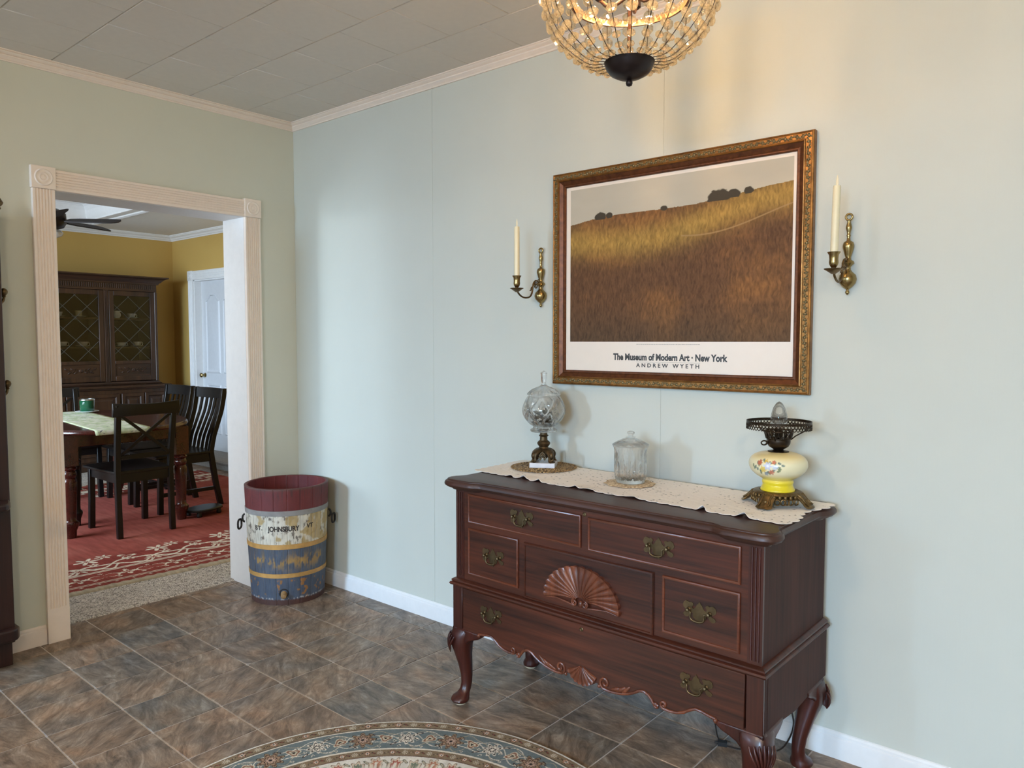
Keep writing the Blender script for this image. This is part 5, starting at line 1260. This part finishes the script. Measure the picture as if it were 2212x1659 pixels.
def hdoor(y0, y1):
    d = MB(); x0, x1 = HF - .018, HF + .006; w = .048
    d.box(x0, x1, y0, y0 + w, .915, 1.866).box(x0, x1, y1 - w, y1, .915, 1.866).box(x0, x1, y0 + w, y1 - w, 1.815, 1.866).box(x0, x1, y0 + w, y1 - w, 1.095, 1.130).box(x0, x1, y0 + w, y1 - w, .915, .968)
    D = d.build('door', M['oak'], hu, bevel=.004)
    MB().box(x0 + .004, x0 + .012, y0 + w, y1 - w, .968, 1.095).build('panel', M['oak_x'], D)
    m = MB(); yc = (y0 + y1)/2
    for s in (-1, 1):
        m.tube([(x0 + .014, yc + s*(.03 + .11*u), 1.032 + .026*math.sin(u*9)*(1-.5*u)) for u in [q/18 for q in range(19)]], .005, 6)
        for q in range(4): t = MB().ball((0, 0, 0), 1, 7, 5, (.005, .020, .008)); t.xf(Matrix.Translation((x0 + .013, yc + s*(.05 + .028*q), 1.032 + (.018 if q % 2 else -.018))) @ Matrix.Rotation(s*(.6 if q % 2 else -.6), 4, 'X')); m.add(t.v, t.f)
    m.ball((x0 + .013, yc, 1.032), .02, 10, 6, (.4, 1, 1)); m.build('carved_relief', M['oak'], D, ang=60)
    MB().box(x0 + .008, x0 + .011, y0 + w - .005, y1 - w + .005, 1.125, 1.82).build('glass', M['cabglass'], D)
    m = MB(); ya, yb, za, zb = y0 + w, y1 - w, 1.13, 1.815; H = zb - za; Wd = yb - ya
    def seg(p, q): m.tube([(x0 + .0135, p[0], p[1]), (x0 + .0135, q[0], q[1])], .0022, 4)
    pitch = H/3
    for i in range(-3, 6):
        for s in (-1, 1):
            # lines z = za + i*pitch/1 + slope*(y-ya)
            sl_ = s * pitch / (Wd * .62) ; z0_ = za + (i + .3)*pitch if s > 0 else za + (i + .6)*pitch
            p = (ya, z0_); q = (yb, z0_ + sl_*Wd); pts = []
            for t in np.linspace(0, 1, 200):
                z = p[1] + (q[1]-p[1])*t
                if za <= z <= zb: pts.append((ya + Wd*t, z))
            if len(pts) > 3: seg(pts[0], pts[-1])
    m.build('lattice', M['lead'], D)
hdoor(.800, 1.268); hdoor(.281, .744); hdoor(-.245, .225)
# lower case
MB().box(0, .50, HY0 - .06, HY1 + .06, .10, .845).build('lower_case', M['oak'], hu)
MB().box(.0, .48, HY0 - .04, HY1 + .04, 0, .105).build('plinth', M['oak_x'], hu)
TO = [(0, .828), (.022, .832), (.028, .845), (.04, .85), (.04, .868), (.03, .874), (0, .876)]
m = MB(); m.loft([[(0, HY0 - .06 - o, z) for o, z in TO], [(.50 + o, HY0 - .06 - o, z) for o, z in TO], [(.50 + o, HY1 + .06 + o, z) for o, z in TO], [(0, HY1 + .06 + o, z) for o, z in TO]]); m.build('counter_moulding', M['oak_x'], hu, ang=25)
m = MB(); TO2 = [(0, .875), (.03, .876), (.034, .885), (.02, .893), (.012, .907), (0, .91)]; m.loft([[(0, HY0 - o, z) for o, z in TO2], [(HF + o, HY0 - o, z) for o, z in TO2], [(HF + o, HY1 + o, z) for o, z in TO2], [(0, HY1 + o, z) for o, z in TO2]]); m.build('waist_moulding', M['oak_x'], hu, ang=25)
def lowdoor(y0, y1, name='door'):
    q = lambda i: [(y0+i, .15+i), (y1-i, .15+i), (y1-i, .79-i), (y0+i, .79-i)]
    MB().loft([[(.50 + h, a, b) for a, b in q(i)] for i, h in ((0, 0), (0, .014), (.004, .018), (.034, .018), (.044, .006), (.06, .004), (.075, .012), (.08, .012))]).build(name, M['oak'], hu, ang=25)
for a, b in ((1.105, 1.335), (.865, 1.095), (.335, .845), (.085, .325), (-.155, .075)): lowdoor(a, b)
def cup(label, y, z, x=.28, r=.042, hgt=.05, tall=False, handle=1):
    cs = thing('china_saucer', 'saucer under ' + label, 'saucer', (DW + .03 + x, y, z + GZ), 0, 'saucers on the hutch shelves')
    MB().lathe([(.001, 0), (.03, 0), (.055, .008), (.068, .012), (.067, .014), (.03, .004), (.001, .004)], 20).build('dish', M['china'], cs)
    cc = thing('china_cup', label, 'cup', (DW + .03 + x, y, z + GZ + .0045), 0, 'china cups on the hutch shelves')
    pf = [(.001, 0), (.022, 0), (.024, .004), (r*.82, hgt*.35), (r, hgt*.8), (r*1.06, hgt), (r*1.0, hgt), (r*.92, hgt*.75), (r*.7, hgt*.35), (.001, .008)] if not tall else [(.001, 0), (.028, 0), (.030, .004), (.032, .066), (.030, .066), (.028, .01), (.001, .008)]
    MB().lathe(pf, 20).build('bowl', M['china'] if not tall else simple('gilt_china', (206, 196, 160), .25), cc, ang=50)
    if handle: MB().tube([(.0, r*.95 + .017*math.sin(q), hgt*.55 + .018*math.cos(q)) for q in [PI*j/10 for j in range(11)]], .0032, 6).build('handle', M['china'], cc)
cup('flower print teacup on the upper shelf behind the right hutch door', 1.085, 1.58, handle=1)
cup('pale gilt demitasse cup on the upper shelf behind the middle hutch door', .56, 1.58, r=.03, tall=True, handle=0)
cup('teacup half hidden by the doorway casing on the upper hutch shelf', .365, 1.58, handle=0)
cup('rounded teacup on the lower shelf nearest the left doorway casing', .40, 1.277)
cup('wide patterned teacup on the lower shelf behind the middle hutch door', .59, 1.277, r=.05)
cup('low two handled bouillon cup on the lower shelf behind the right door', .975, 1.277, r=.046, hgt=.042)
cup('plain white teacup at the right end of the lower hutch shelf', 1.14, 1.277)
cr = thing('cream_jug', 'small white lidded cream jug on the upper shelf behind the right hutch door', 'jug', (DW + .03 + .28, .935, 1.58 + GZ))
MB().lathe([(.001, 0), (.024, 0), (.026, .006), (.04, .03), (.038, .05), (.028, .066), (.031, .08), (.028, .08), (.025, .066), (.001, .06)], 20).build('body', M['china'], cr, ang=50)
MB().tube([(0, -.034 - .018*math.sin(q), .042 + .024*math.cos(q)) for q in [PI*j/10 for j in range(11)]], .0035, 6).build('handle', M['china'], cr)
MB().prism([(-.012, 0), (.012, 0), (0, .022)], 'z', .068, .078).build('spout', M['china'], cr).location = (0, .026, 0)

# ------------------------------------------------------------------ ceiling fan
fn = thing('ceiling_fan', 'dark bladed ceiling fan with pale glass light above the dining table', 'fan', (-2.7, -.35, .0))
MB().lathe([(.001, 2.19), (.05, 2.195), (.10, 2.215), (.12, 2.25), (.115, 2.32), (.07, 2.35), (.02, 2.36), (.016, 2.42), (.016, 2.66), (.06, 2.68), (.07, 2.72), (.001, 2.722)], 28).build('motor_housing', M['darkmetal'], fn, ang=50)
MB().lathe([(.001, 2.13), (.05, 2.135), (.085, 2.15), (.095, 2.17), (.08, 2.19), (.04, 2.195)], 28).build('light_bowl', M['china'], fn, ang=60)
blm = MB().loft([[(r, s*w, 2.262 + s*w*.33) for s in (-1, 1)] + [(r, s*w, 2.270 + s*w*.33) for s in (1, -1)] for r, w in ((.13, .05), (.19, .066), (.42, .076), (.47, .072), (.495, .058), (.51, .025))]).mesh('fan_blade', wood('fan_blade_wood', (20, 12, 10), (36, 22, 18), 'x', .7, .0), 30)
irm = MB().box(.09, .20, -.018, .018, 2.258, 2.264).mesh('blade_iron', M['darkmetal'])
for k in range(6):
    a = math.radians(48 + 60*k); b_ = link('fan_blade', blm, fn); b_.rotation_euler = (0, 0, a); link('blade_iron', irm, b_)
